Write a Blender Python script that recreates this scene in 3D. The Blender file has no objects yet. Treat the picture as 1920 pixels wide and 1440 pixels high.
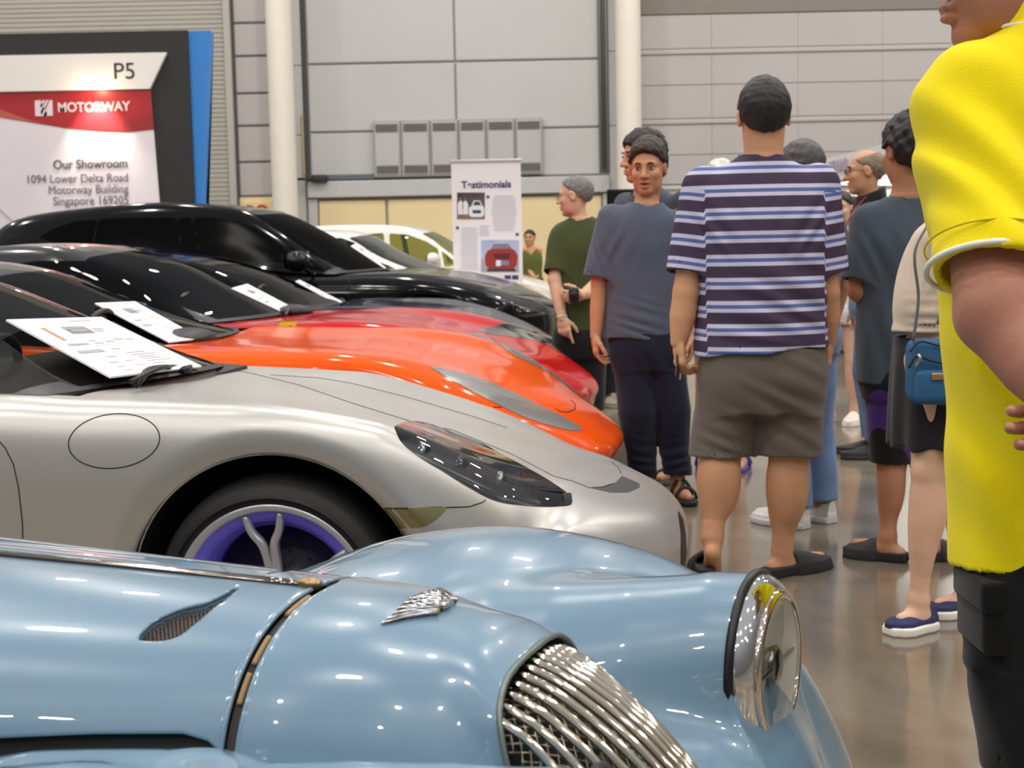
import bpy, bmesh, math, random
import numpy as np
from mathutils import Matrix, Vector

random.seed(7)
rng = np.random.default_rng(7)
SC = bpy.context.scene
COL = SC.collection

# ------------------------------------------------------------------ camera
FPX, CAM_H = 2662.0, 1.30
PITCH, ROLL = math.radians(5.8), 0.0205
_f = np.array([0, math.cos(PITCH), -math.sin(PITCH)])
_u = np.array([0, math.sin(PITCH), math.cos(PITCH)])
_r = np.array([1.0, 0, 0])
RT = _r * math.cos(ROLL) - _u * math.sin(ROLL)
UP = _u * math.cos(ROLL) + _r * math.sin(ROLL)
CAMP = np.array([0, 0, CAM_H])
cd = bpy.data.cameras.new('camera')
cam = bpy.data.objects.new('camera', cd)
COL.objects.link(cam)
M = Matrix.Identity(4)
for i in range(3):
    M[i][0], M[i][1], M[i][2], M[i][3] = RT[i], UP[i], -_f[i], CAMP[i]
cam.matrix_world = M
cd.sensor_width = 36.0
cd.lens = FPX / 1920 * 36.0
cd.clip_start, cd.clip_end = 0.05, 200
cd.dof.use_dof = True
cd.dof.focus_distance = 2.7
cd.dof.aperture_fstop = 10.0
SC.camera = cam

# ------------------------------------------------------------------ exposure
SC.view_settings.view_transform = 'Standard'
SC.view_settings.look = 'None'
SC.view_settings.gamma = 1.0
SC.view_settings.use_curve_mapping = False
SC.view_settings.exposure = 0.10

# ------------------------------------------------------------------ ambient light of the hall
w = bpy.data.worlds.new('hall_ambience')
SC.world = w
w.use_nodes = True
nt = w.node_tree
bg = nt.nodes['Background']
tc = nt.nodes.new('ShaderNodeTexCoord')
sx = nt.nodes.new('ShaderNodeSeparateXYZ')  # Generated on a world runs with the view direction
rp = nt.nodes.new('ShaderNodeValToRGB')
nt.links.new(tc.outputs['Generated'], sx.inputs[0])
nt.links.new(sx.outputs['Z'], rp.inputs[0])
nt.links.new(rp.outputs[0], bg.inputs[0])
rp.color_ramp.elements[0].position = 0.0
rp.color_ramp.elements[0].color = (0.14, 0.132, 0.12, 1)
rp.color_ramp.elements[1].position = 0.75
rp.color_ramp.elements[1].color = (0.52, 0.53, 0.56, 1)
e_ = rp.color_ramp.elements.new(0.22)
e_.color = (0.20, 0.195, 0.19, 1)
bg.inputs[1].default_value = 0.8

# ------------------------------------------------------------------ high-bay lamps of the hall (real lights under the roof)
def bay(x, y, z=11.0, power=185, size=0.5, col=(1.0, 0.95, 0.88)):
    l = bpy.data.lights.new('high_bay_light', 'AREA')
    l.shape = 'DISK'
    l.size = size
    l.energy = power
    l.color = col
    o = bpy.data.objects.new('high_bay_light', l)
    o.location = (x, y, z)
    COL.objects.link(o)
for iy in range(-2, 5):
    for ix in range(-2, 4):
        bay(ix * 6.1 - 1.9 + (iy % 2) * 2.3, iy * 5.6 - 1.4 + 0.9 * ((ix * 7) % 3))
l = bpy.data.lights.new('wall_fill', 'AREA')  # unseen broad area light that brightens the back wall
l.shape = 'RECTANGLE'; l.size = 34; l.size_y = 1.2; l.energy = 440; l.color = (1.0, 0.96, 0.92)
o = bpy.data.objects.new('wall_fill', l)
o.location = (0, 21.5, 10.5); o.rotation_euler = (math.radians(38), 0, 0)
COL.objects.link(o)

# ------------------------------------------------------------------ helpers
def ray(px, py):
    return RT * (px - 960) / FPX - UP * (py - 720) / FPX + _f
def at(px, py, Y):
    d = ray(px, py)
    return CAMP + d * (Y / d[1])
class Frame:                       # a car's own ground frame: x forward, y to its left, z up
    def __init__(s, x, y, deg):
        t = math.radians(deg)
        s.deg = deg
        s.o = np.array([x, y, 0.0])
        s.f = np.array([math.cos(t), -math.sin(t), 0])
        s.l = np.array([math.sin(t), math.cos(t), 0])
    def L(s, px, py, l):           # (forward, height) where the sight line meets a plane at side offset l
        d = ray(px, py)
        t = (l - (CAMP - s.o) @ s.l) / (d @ s.l)
        p = CAMP + d * t - s.o
        return float(p @ s.f), float(p[2])

def lin(c):
    c = np.array(c[:3], float) / 255.0
    return tuple(np.where(c <= 0.04045, c / 12.92, ((c + 0.055) / 1.055) ** 2.4)) + (1.0,)

MATS = {}
def mat(name, col, rough=0.5, metal=0.0, coat=0.0, coat_rough=0.03, var=0.0, vscale=4.0, bump=0.0, bscale=60.0,
        spec=0.5, emit=None, estr=0.0, sss=0.0, trans=0.0, ior=1.45, aniso=None, sheen=0.0):
    if name in MATS:
        return MATS[name]
    m = bpy.data.materials.new(name)
    m.use_nodes = True
    nt = m.node_tree
    b = nt.nodes['Principled BSDF']
    c = lin(col)
    b.inputs['Base Color'].default_value = c
    b.inputs['Roughness'].default_value = rough
    b.inputs['Metallic'].default_value = metal
    b.inputs['Coat Weight'].default_value = coat
    b.inputs['Coat Roughness'].default_value = coat_rough
    b.inputs['Specular IOR Level'].default_value = spec
    b.inputs['IOR'].default_value = ior
    b.inputs['Transmission Weight'].default_value = trans
    if sheen:
        b.inputs['Sheen Weight'].default_value = sheen
        b.inputs['Sheen Roughness'].default_value = 0.5
    if sss:
        b.inputs['Subsurface Weight'].default_value = sss
        b.inputs['Subsurface Radius'].default_value = (0.012, 0.005, 0.003)
        b.inputs['Subsurface Scale'].default_value = 0.5
    if emit is not None:
        b.inputs['Emission Color'].default_value = lin(emit)
        b.inputs['Emission Strength'].default_value = estr
    t = nt.nodes.new('ShaderNodeTexCoord')
    if var:
        n = nt.nodes.new('ShaderNodeTexNoise')
        n.inputs['Scale'].default_value = vscale
        n.inputs['Detail'].default_value = 6
        r = nt.nodes.new('ShaderNodeValToRGB')
        r.color_ramp.elements[0].position = 0.3
        r.color_ramp.elements[1].position = 0.7
        r.color_ramp.elements[0].color = tuple(min(1, v * (1 - var)) for v in c[:3]) + (1,)
        r.color_ramp.elements[1].color = tuple(min(1, v * (1 + var)) for v in c[:3]) + (1,)
        nt.links.new(t.outputs['Object'], n.inputs['Vector'])
        nt.links.new(n.outputs['Fac'], r.inputs[0])
        nt.links.new(r.outputs[0], b.inputs['Base Color'])
    if bump:
        n = nt.nodes.new('ShaderNodeTexNoise')
        n.inputs['Scale'].default_value = bscale
        n.inputs['Detail'].default_value = 4
        bn = nt.nodes.new('ShaderNodeBump')
        bn.inputs['Strength'].default_value = bump
        bn.inputs['Distance'].default_value = 0.002
        nt.links.new(t.outputs['Object'], n.inputs['Vector'])
        nt.links.new(n.outputs['Fac'], bn.inputs['Height'])
        nt.links.new(bn.outputs[0], b.inputs['Normal'])
    MATS[name] = m
    return m

def glass_mat(name, tint=(60, 66, 62), refl=1.0, clear=0.5, rough=0.01):
    """thin car glass: tinted see-through plus a mirror share that grows at grazing angles"""
    if name in MATS:
        return MATS[name]
    m = bpy.data.materials.new(name)
    m.use_nodes = True
    nt = m.node_tree
    nt.nodes.remove(nt.nodes['Principled BSDF'])
    out = nt.nodes['Material Output']
    tr = nt.nodes.new('ShaderNodeBsdfTransparent')
    tr.inputs[0].default_value = tuple(v * clear for v in lin(tint)[:3]) + (1,)
    gl = nt.nodes.new('ShaderNodeBsdfGlossy')
    gl.inputs['Roughness'].default_value = rough
    gl.inputs[0].default_value = (refl, refl, refl, 1)
    fr = nt.nodes.new('ShaderNodeFresnel')
    ge = nt.nodes.new('ShaderNodeNewGeometry')
    mr_ = nt.nodes.new('ShaderNodeMapRange')
    mr_.inputs[3].default_value = 1.5
    mr_.inputs[4].default_value = 1 / 1.5      # same reflectance from either face of the pane
    nt.links.new(ge.outputs['Backfacing'], mr_.inputs[0])
    nt.links.new(mr_.outputs[0], fr.inputs[0])
    mx = nt.nodes.new('ShaderNodeMixShader')
    nt.links.new(fr.outputs[0], mx.inputs[0])
    nt.links.new(tr.outputs[0], mx.inputs[1])
    nt.links.new(gl.outputs[0], mx.inputs[2])
    nt.links.new(mx.outputs[0], out.inputs[0])
    MATS[name] = m
    return m

def link(o, parent=None):
    COL.objects.link(o)
    if parent is not None:
        o.parent = parent
    return o
def mesh(name, V, F, m, parent=None, smooth=True, attr=None):
    me = bpy.data.meshes.new(name)
    V = np.asarray(V, float)
    if isinstance(F, np.ndarray):
        F = F.tolist()
    me.from_pydata(V.tolist(), [], [list(f) for f in F])
    me.update()
    if smooth:
        me.polygons.foreach_set('use_smooth', np.ones(len(me.polygons), bool))
    if attr:
        for k, a in attr.items():
            at_ = me.attributes.new(k, 'FLOAT', 'POINT')
            at_.data.foreach_set('value', np.asarray(a, np.float32))
    if m is not None:
        me.materials.append(m)
    return link(bpy.data.objects.new(name, me), parent)
def empty(name, loc=(0, 0, 0), rz=0.0, label=None, cat=None, group=None):
    o = bpy.data.objects.new(name, None)
    o.empty_display_size = 0.1
    o.location = [float(v) for v in loc]
    o.rotation_euler = (0, 0, rz)
    COL.objects.link(o)
    if label:
        tag(o, label, cat, group)
    return o
def tag(o, label, cat, group=None):
    o['label'] = label
    o['category'] = cat
    if group:
        o['group'] = group
    return o
def struct(o):
    o['kind'] = 'structure'
    return o
def join(parts):
    V, F, n = [], [], 0
    for v, f in parts:
        V.append(np.asarray(v, float))
        F += [[i + n for i in q] for q in (f.tolist() if isinstance(f, np.ndarray) else f)]
        n += len(v)
    return np.vstack(V), F
def box(x0, x1, y0, y1, z0, z1):
    V = np.array([(x, y, z) for x in (x0, x1) for y in (y0, y1) for z in (z0, z1)], float)
    return V, [[0, 1, 3, 2], [4, 6, 7, 5], [0, 4, 5, 1], [2, 3, 7, 6], [0, 2, 6, 4], [1, 5, 7, 3]]
def rbox(x0, x1, y0, y1, z0, z1, b=0.01, seg=2):
    bm = bmesh.new()
    V, F = box(x0, x1, y0, y1, z0, z1)
    vs = [bm.verts.new(v) for v in V]
    for f in F:
        bm.faces.new([vs[i] for i in f])
    bmesh.ops.bevel(bm, geom=list(bm.edges), offset=b, segments=seg, affect='EDGES', profile=0.5)
    bm.verts.index_update()
    V = np.array([v.co[:] for v in bm.verts])
    F = [[v.index for v in f.verts] for f in bm.faces]
    bm.free()
    return V, F
def prism(poly, y0, y1, axis='y'):
    """polygon in x,z pulled from y0 to y1"""
    n = len(poly)
    V = [(p[0], y0, p[1]) for p in poly] + [(p[0], y1, p[1]) for p in poly]
    F = [list(range(n)), list(range(2 * n - 1, n - 1, -1))] + [[i, i + n, (i + 1) % n + n, (i + 1) % n] for i in range(n)]
    return np.array(V, float), F
def unit(v):
    v = np.asarray(v, float)
    return v / (np.linalg.norm(v) + 1e-12)
def basis(d):
    d = unit(d)
    a = np.array([0, 0, 1.0]) if abs(d[2]) < 0.9 else np.array([1.0, 0, 0])
    u = unit(np.cross(a, d))
    return u, np.cross(d, u)
def tube(path, r, seg=10, closed=False, flat=1.0, up=None):
    path = np.asarray(path, float)
    n = len(path)
    r = np.broadcast_to(np.asarray(r, float), (n,))
    T = np.gradient(path, axis=0) if not closed else np.roll(path, -1, 0) - np.roll(path, 1, 0)
    V, F = [], []
    u0 = None
    for i in range(n):
        d = unit(T[i])
        if up is not None:
            u = unit(np.cross(up, d)); v = np.cross(d, u)
        elif u0 is None:
            u, v = basis(d)
        else:
            u = unit(u0 - d * (u0 @ d)); v = np.cross(d, u)
        u0 = u
        for k in range(seg):
            t = 2 * math.pi * k / seg
            V.append(path[i] + r[i] * (math.cos(t) * u + flat * math.sin(t) * v))
    for i in range(n if closed else n - 1):
        for k in range(seg):
            a, b = i * seg + k, i * seg + (k + 1) % seg
            c, d = ((i + 1) % n) * seg + (k + 1) % seg, ((i + 1) % n) * seg + k
            F.append([a, b, c, d])
    if not closed:
        F.append(list(range(seg - 1, -1, -1)))
        F.append([(n - 1) * seg + k for k in range(seg)])
    return np.array(V), F
def lathe(prof, seg=48, axis='y', c=(0, 0, 0), arc=None):
    """profile of (radius, along) turned about an axis through c"""
    V, F = [], []
    n = len(prof)
    for k in range(seg):
        t = 2 * math.pi * k / seg
        for r, h in prof:
            p = (r * math.cos(t), r * math.sin(t), h)
            if axis == 'y':
                p = (p[0], h, p[1])
            elif axis == 'x':
                p = (h, p[0], p[1])
            V.append(np.array(p) + c)
    for k in range(seg):
        for i in range(n - 1):
            a, b = k * n + i, k * n + i + 1
            c2, d = ((k + 1) % seg) * n + i + 1, ((k + 1) % seg) * n + i
            F.append([a, b, c2, d])
    return np.array(V), F
def spline(P, n, t=None):
    """Catmull-Rom (chord-length) through points, n samples"""
    P = np.asarray(P, float)
    d = np.linalg.norm(np.diff(P, axis=0), axis=1) ** 0.75 + 1e-9
    s = np.concatenate([[0], np.cumsum(d)])
    s /= s[-1]
    q = np.linspace(0, 1, n) if t is None else np.asarray(t)
    return herm(s, P, q)
def herm(s, P, q):
    s = np.asarray(s, float)
    P = np.asarray(P, float)
    m = np.zeros_like(P)
    ds = np.diff(s).reshape((-1,) + (1,) * (P.ndim - 1))
    sl = np.diff(P, axis=0) / ds
    if len(s) > 2:
        m[1:-1] = (sl[:-1] * ds[1:] + sl[1:] * ds[:-1]) / (ds[1:] + ds[:-1])
    m[0], m[-1] = sl[0], sl[-1]
    k = np.clip(np.searchsorted(s, q, side='right') - 1, 0, len(s) - 2)
    h = (s[k + 1] - s[k])
    t = ((q - s[k]) / h)
    sh = (-1,) + (1,) * (P.ndim - 1)
    t = t.reshape(sh); h = h.reshape(sh)
    return ((2 * t**3 - 3 * t**2 + 1) * P[k] + (t**3 - 2 * t**2 + t) * h * m[k]
            + (-2 * t**3 + 3 * t**2) * P[k + 1] + (t**3 - t**2) * h * m[k + 1])
def gridfaces(nu, nv):
    i, j = np.meshgrid(np.arange(nu - 1), np.arange(nv - 1), indexing='ij')
    a = (i * nv + j).ravel()
    return np.stack([a, a + nv, a + nv + 1, a + 1], 1)
def sdpoly(P, poly):
    """signed distance (inside negative) of 2-D points to a polygon"""
    P = np.asarray(P, float); poly = np.asarray(poly, float)
    d = np.full(len(P), 1e9)
    ins = np.zeros(len(P), bool)
    n = len(poly)
    for i in range(n):
        a, b = poly[i], poly[(i + 1) % n]
        e = b - a
        w_ = P - a
        t = np.clip((w_ @ e) / (e @ e + 1e-12), 0, 1)
        d = np.minimum(d, np.linalg.norm(w_ - t[:, None] * e, axis=1))
        c = (a[1] > P[:, 1]) != (b[1] > P[:, 1])
        with np.errstate(divide='ignore', invalid='ignore'):
            x = (b[0] - a[0]) * (P[:, 1] - a[1]) / (b[1] - a[1]) + a[0]
        ins ^= c & (P[:, 0] < x)
    return np.where(ins, -d, d)
def sdline(P, line):
    P = np.asarray(P, float); line = np.asarray(line, float)
    d = np.full(len(P), 1e9)
    for a, b in zip(line[:-1], line[1:]):
        e = b - a
        w_ = P - a
        t = np.clip((w_ @ e) / (e @ e + 1e-12), 0, 1)
        d = np.minimum(d, np.linalg.norm(w_ - t[:, None] * e, axis=1))
    return d
def split(V, F, d):
    """cut a mesh along the zero line of a per-vertex value; returns (inside, outside) meshes"""
    V = np.asarray(V, float)
    d = np.where(np.abs(d) < 1e-6, 1e-6, d)
    newV = V.tolist()
    cut = {}
    Fin, Fout = [], []
    neg = d < 0
    for f in F:
        s = [bool(neg[i]) for i in f]
        if all(s):
            Fin.append(list(f)); continue
        if not any(s):
            Fout.append(list(f)); continue
        pin, pout = [], []
        n = len(f)
        for k in range(n):
            i, j = int(f[k]), int(f[(k + 1) % n])
            (pin if s[k] else pout).append(i)
            if s[k] != s[(k + 1) % n]:
                key = (min(i, j), max(i, j))
                if key not in cut:
                    t = d[i] / (d[i] - d[j])
                    cut[key] = len(newV)
                    newV.append((V[i] + (V[j] - V[i]) * t).tolist())
                pin.append(cut[key]); pout.append(cut[key])
        if len(pin) > 2: Fin.append(pin)
        if len(pout) > 2: Fout.append(pout)
    newV = np.array(newV)
    return compact(newV, Fin), compact(newV, Fout)
def compact(V, F):
    if not len(F):
        return np.zeros((0, 3)), []
    used = np.unique(np.concatenate([np.asarray(f) for f in F]))
    mp = np.full(len(V), -1)
    mp[used] = np.arange(len(used))
    return V[used], [[int(mp[i]) for i in f] for f in F]
def vnorm(V, F):
    N = np.zeros_like(V)
    for n in (3, 4):
        Q = np.array([f[:n] for f in F if (len(f) == 3) == (n == 3)])
        if len(Q):
            fn = np.cross(V[Q[:, 1]] - V[Q[:, 0]], V[Q[:, n - 1]] - V[Q[:, 0]])
            for k in range(n):
                np.add.at(N, Q[:, k], fn)
    return N / (np.linalg.norm(N, axis=1, keepdims=True) + 1e-12)
def border(F):
    e = {}
    for f in F:
        for a, b in zip(f, f[1:] + f[:1]):
            e[(a, b)] = 1
    return [(a, b) for a, b in e if (b, a) not in e]
def rim(V, F, depth, N=None):
    """skirt along a patch's open edge, going inward along -normal"""
    if N is None:
        N = vnorm(V, F)
    E = border(F)
    ids = sorted({i for e in E for i in e})
    mp = {i: k for k, i in enumerate(ids)}
    n = len(ids)
    W = np.vstack([V[ids], V[ids] - N[ids] * depth])
    return W, [[mp[b], mp[a], mp[a] + n, mp[b] + n] for a, b in E]
def lettering(text, size, loc, m, parent=None, rot=(math.pi / 2, 0, 0), align='LEFT', name='lettering', bold=0.0, shear=0.0, sx=1.0):
    c = bpy.data.curves.new(name, 'FONT')
    c.body = text
    c.size = size
    c.align_x = align
    c.extrude = 0.001
    c.offset = bold
    c.shear = shear
    c.materials.append(m)
    t = bpy.data.objects.new('tmp_text', c)
    COL.objects.link(t)
    dg = bpy.context.evaluated_depsgraph_get()
    me = bpy.data.meshes.new_from_object(t.evaluated_get(dg), depsgraph=dg)
    bpy.data.objects.remove(t)
    bpy.data.curves.remove(c)
    o = bpy.data.objects.new(name, me)
    o.location = [float(v) for v in loc]
    o.rotation_euler = rot
    o.scale = (sx, 1, 1)
    return link(o, parent)

# ---- implicit surfaces (bodies, clothes, the vintage car's wings) -> smooth quad meshes
def nets(fn, lo, hi, h, newton=2):
    lo = np.asarray(lo, float); hi = np.asarray(hi, float)
    k = 4
    nc = np.ceil((hi - lo) / (h * k)).astype(int) + 1
    n = nc * k
    ax = [lo[i] + h * np.arange(n[i]) for i in range(3)]
    cx = [lo[i] + h * (k * np.arange(nc[i]) + (k - 1) / 2) for i in range(3)]
    G = np.stack(np.meshgrid(*cx, indexing='ij'), -1).reshape(-1, 3)
    dc = fn(G).reshape(nc)
    D = dc.repeat(k, 0).repeat(k, 1).repeat(k, 2).astype(np.float32)
    msk = np.abs(D) < h * k * 1.6
    idx = np.nonzero(msk)
    P = np.stack([ax[i][idx[i]] for i in range(3)], 1)
    out = np.empty(len(P), np.float32)
    for s in range(0, len(P), 400000):
        out[s:s + 400000] = fn(P[s:s + 400000])
    D[idx] = out
    S = D < 0
    c = [S[a:n[0] - 1 + a, b:n[1] - 1 + b, e:n[2] - 1 + e] for a in (0, 1) for b in (0, 1) for e in (0, 1)]
    cnt = sum(x.astype(np.int8) for x in c)
    act = (cnt > 0) & (cnt < 8)
    I = np.stack(np.nonzero(act), 1)
    vid = np.full(act.shape, -1, np.int64)
    vid[act] = np.arange(len(I))
    off = np.array([(a, b, e) for a in (0, 1) for b in (0, 1) for e in (0, 1)])
    cv = np.stack([D[I[:, 0] + o_[0], I[:, 1] + o_[1], I[:, 2] + o_[2]] for o_ in off], 1).astype(float)
    acc = np.zeros((len(I), 3)); num = np.zeros(len(I))
    for a in range(8):
        for b in range(a + 1, 8):
            if np.abs(off[a] - off[b]).sum() == 1:
                x = (cv[:, a] < 0) != (cv[:, b] < 0)
                t = cv[x, a] / (cv[x, a] - cv[x, b])
                acc[x] += off[a] + t[:, None] * (off[b] - off[a])
                num[x] += 1
    V = lo + h * (I + acc / num[:, None])
    F = []
    for axis in range(3):
        sl0 = [slice(None)] * 3; sl1 = [slice(None)] * 3
        sl0[axis] = slice(0, -1); sl1[axis] = slice(1, None)
        a0, a1 = S[tuple(sl0)], S[tuple(sl1)]
        x = np.stack(np.nonzero(a0 != a1), 1)
        o1, o2 = [(1, 2), (2, 0), (0, 1)][axis]
        ok = (x[:, o1] > 0) & (x[:, o2] > 0) & (x[:, o1] < n[o1] - 1) & (x[:, o2] < n[o2] - 1)
        x = x[ok]
        sg = a0[tuple(x.T)]
        q = []
        for da, db in ((-1, -1), (0, -1), (0, 0), (-1, 0)):
            y = x.copy(); y[:, o1] += da; y[:, o2] += db
            q.append(vid[tuple(y.T)])
        q = np.stack(q, 1)
        q[~sg] = q[~sg][:, ::-1]
        F.append(q)
    F = np.concatenate(F)
    F = F[(F >= 0).all(1)]
    e = h * 0.25
    for _ in range(newton):
        d = fn(V)
        g = np.stack([(fn(V + np.eye(3)[i] * e) - fn(V - np.eye(3)[i] * e)) / (2 * e) for i in range(3)], 1)
        g2 = (g * g).sum(1) + 1e-6
        st = -(d / g2)[:, None] * g
        ln = np.linalg.norm(st, axis=1, keepdims=True)
        V = V + st * np.minimum(1, h * 0.6 / (ln + 1e-9))
    return V, F
def smin(a, b, k):
    hh = np.clip(0.5 + 0.5 * (b - a) / k, 0, 1)
    return b + (a - b) * hh - k * hh * (1 - hh)
def smax(a, b, k):
    return -smin(-a, -b, k)
def bone(P, a, b, r, flat=None):
    """rounded limb from a to b whose radius follows a table along it"""
    a = np.asarray(a, float); b = np.asarray(b, float)
    e = b - a
    w_ = P - a
    t = np.clip((w_ @ e) / (e @ e + 1e-12), 0, 1)
    r = np.atleast_1d(np.asarray(r, float))
    rr = np.interp(t, np.linspace(0, 1, len(r)), r) if len(r) > 1 else r[0]
    q = w_ - t[:, None] * e
    if flat is not None:
        nrm, kf = flat
        nrm = unit(nrm)
        q = q + (q @ nrm)[:, None] * nrm * (kf - 1)
    return np.linalg.norm(q, axis=1) - rr
def ellip(P, c, r, R=None):
    q = P - np.asarray(c, float)
    if R is not None:
        q = q @ R
    r = np.asarray(r, float)
    k0 = np.linalg.norm(q / r, axis=1)
    k1 = np.linalg.norm(q / (r * r), axis=1) + 1e-9
    return k0 * (k0 - 1) / k1
# ------------------------------------------------------------------ HALL
YW = 27.0
def wx(px, Y=YW, py=220): return float(at(px, py, Y)[0])
def wz(py, px=960, Y=YW): return float(at(px, py, Y)[2])

# polished concrete floor
m = bpy.data.materials.new('polished_concrete'); m.use_nodes = True
nt = m.node_tree; b = nt.nodes['Principled BSDF']
t = nt.nodes.new('ShaderNodeTexCoord')
n1 = nt.nodes.new('ShaderNodeTexNoise'); n1.inputs['Scale'].default_value = 1.1; n1.inputs['Detail'].default_value = 8; n1.inputs['Distortion'].default_value = 0.6
n2 = nt.nodes.new('ShaderNodeTexNoise'); n2.inputs['Scale'].default_value = 45; n2.inputs['Detail'].default_value = 6
r1 = nt.nodes.new('ShaderNodeValToRGB')
r1.color_ramp.elements[0].position = 0.34; r1.color_ramp.elements[0].color = lin((100, 90, 75))
r1.color_ramp.elements[1].position = 0.68; r1.color_ramp.elements[1].color = lin((142, 131, 114))
mx = nt.nodes.new('ShaderNodeMixRGB'); mx.blend_type = 'MULTIPLY'; mx.inputs[0].default_value = 0.35
r2 = nt.nodes.new('ShaderNodeValToRGB')
r2.color_ramp.elements[0].color = (0.6, 0.6, 0.6, 1); r2.color_ramp.elements[1].color = (1, 1, 1, 1)
mr = nt.nodes.new('ShaderNodeMapRange'); mr.inputs[3].default_value = 0.10; mr.inputs[4].default_value = 0.30
nt.links.new(t.outputs['Object'], n1.inputs['Vector']); nt.links.new(t.outputs['Object'], n2.inputs['Vector'])
nt.links.new(n1.outputs['Fac'], r1.inputs[0]); nt.links.new(n2.outputs['Fac'], r2.inputs[0])
nt.links.new(r1.outputs[0], mx.inputs[1]); nt.links.new(r2.outputs[0], mx.inputs[2])
nt.links.new(mx.outputs[0], b.inputs['Base Color'])
nt.links.new(n1.outputs['Fac'], mr.inputs[0]); nt.links.new(mr.outputs[0], b.inputs['Roughness'])
b.inputs['Specular IOR Level'].default_value = 0.6
b.inputs['Coat Weight'].default_value = 0.5; b.inputs['Coat Roughness'].default_value = 0.09
struct(mesh('floor', [(-40, -12, 0), (40, -12, 0), (40, 40, 0), (-40, 40, 0)], [[0, 1, 2, 3]], m, smooth=False))

M_panel = mat('wall_panel_grey', (176, 172, 170), 0.55, var=0.03, vscale=0.6)
M_panel_lt = mat('door_panel_grey', (186, 185, 184), 0.5, var=0.03, vscale=0.5)
M_gap = mat('panel_joint', (168, 165, 162), 0.8)
M_rib = mat('shutter_ribs', (168, 165, 156), 0.6, var=0.02)
M_cream = mat('cream_door', (226, 206, 160), 0.6, var=0.03, vscale=1.0)
M_white = mat('column_white', (226, 220, 208), 0.6, var=0.02)
M_trim = mat('steel_trim', (150, 149, 146), 0.5, var=0.02)
M_dark = mat('dark_recess', (86, 86, 86), 0.7, var=0.05)
M_pipe = mat('pipe_grey', (126, 128, 122), 0.5, var=0.05)

def panels(name, xs, zs, y, m, gap=0.011, depth=0.025, vgap=None):
    vgap = gap if vgap is None else vgap
    P = []
    for i in range(len(xs) - 1):
        for k in range(len(zs) - 1):
            P.append(rbox(xs[i] + vgap / 2, xs[i + 1] - vgap / 2, y, y + depth, zs[k] + gap / 2, zs[k + 1] - gap / 2, min(vgap, gap) * .6, 1))
    V, F = join(P)
    return struct(mesh(name, V, F, m, smooth=False))
ztop = 9.0
struct(mesh('wall_back', *box(-16, 20, YW + 0.05, YW + 0.3, 0, ztop), M_gap, smooth=False))
# right panelled wall
zR = [0, wz(345, 1300), wz(290, 1300), wz(222, 1300), wz(159, 1300), wz(91, 1300), wz(27, 1300)]
panels('wall_back_panels', [wx(1202), wx(1334, py=100), wx(1496, py=100), wx(1655, py=100), wx(1655) + 1.65, wx(1655) + 3.3, wx(1655) + 4.95, wx(1655) + 8.25],
       [zR[1], zR[2], zR[3], zR[4], zR[5], zR[6]], YW, M_panel, vgap=.004)
for k in (3, 5):          # protruding rails that catch the light above every second course
    struct(mesh('trim_%d' % (k + 10), *rbox(wx(1202), wx(1655) + 8.2, YW - 0.03, YW + 0.01, zR[k] - 0.10, zR[k] - 0.03, 0.01, 2), M_panel, smooth=False))
struct(mesh('trim_1', *box(wx(1202), 14, YW - 0.02, YW + 0.05, zR[6] + 0.01, zR[6] + 2.5), mat('upper_band', (128, 122, 114), 0.7, var=0.04), smooth=False))  # darker band across the top of the right wall
struct(mesh('trim_2', *box(wx(1202), 14, YW - 0.02, YW + 0.05, 0.0, zR[1] - 0.02), mat('lower_cladding', (188, 180, 164), 0.7, var=0.04), smooth=False))
struct(mesh('trim_3', *rbox(wx(1202), 14, YW - 0.06, YW + 0.02, zR[1] - 0.10, zR[1] - 0.03, 0.01, 1), M_panel_lt, smooth=False))
# strip of panels left of the column
zL = [wz(368, 470), wz(304, 470), wz(236, 470), wz(175, 470), wz(105, 470), wz(43, 470), wz(43, 470) + 0.7, wz(43, 470) + 1.4]
panels('wall_back_strip', [wx(443), wx(522)], zL, YW, M_panel, gap=0.03)
struct(mesh('trim_4', *box(wx(443), wx(522), YW - 0.01, YW + 0.05, 0, zL[0] - 0.02), M_cream, smooth=False))
# ribbed shutter on the left
zz = np.arange(0, 9, 0.086)
V, F = [], []
for i, z in enumerate(zz):
    for dz, y in ((0.0, 0.0), (0.055, 0.0), (0.064, 0.016), (0.078, 0.016)):
        V += [(-16, YW - 0.05 + y, z + dz), (wx(428), YW - 0.05 + y, z + dz)]
F = [[2 * i, 2 * i + 1, 2 * i + 3, 2 * i + 2] for i in range(len(V) // 2 - 1)]
struct(mesh('wall_shutter', V, F, M_rib, smooth=False))
struct(mesh('trim_5', *rbox(wx(427), wx(440), YW - 0.12, YW + 0.05, 0, 9, 0.01, 1), mat('shutter_guide', (172, 170, 164), 0.5), smooth=False))
struct(mesh('trim_6', *box(wx(440), wx(443.5), YW - 0.02, YW + 0.05, 0, 9), M_dark, smooth=False))
# round columns
for k, (x0, x1) in enumerate(((505, 553), (1156, 1203))):
    xa, xb = wx(x0, 26.4), wx(x1, 26.4)
    R = (xb - xa) / 2
    V, F = lathe([(R, 0), (R, 9)], 48, 'z', ((xa + xb) / 2, 26.4, 0))
    struct(mesh('trim_%d' % (20 + k), V, F, M_white)).name = 'wall_column_%s' % ('west', 'east')[k]
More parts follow.
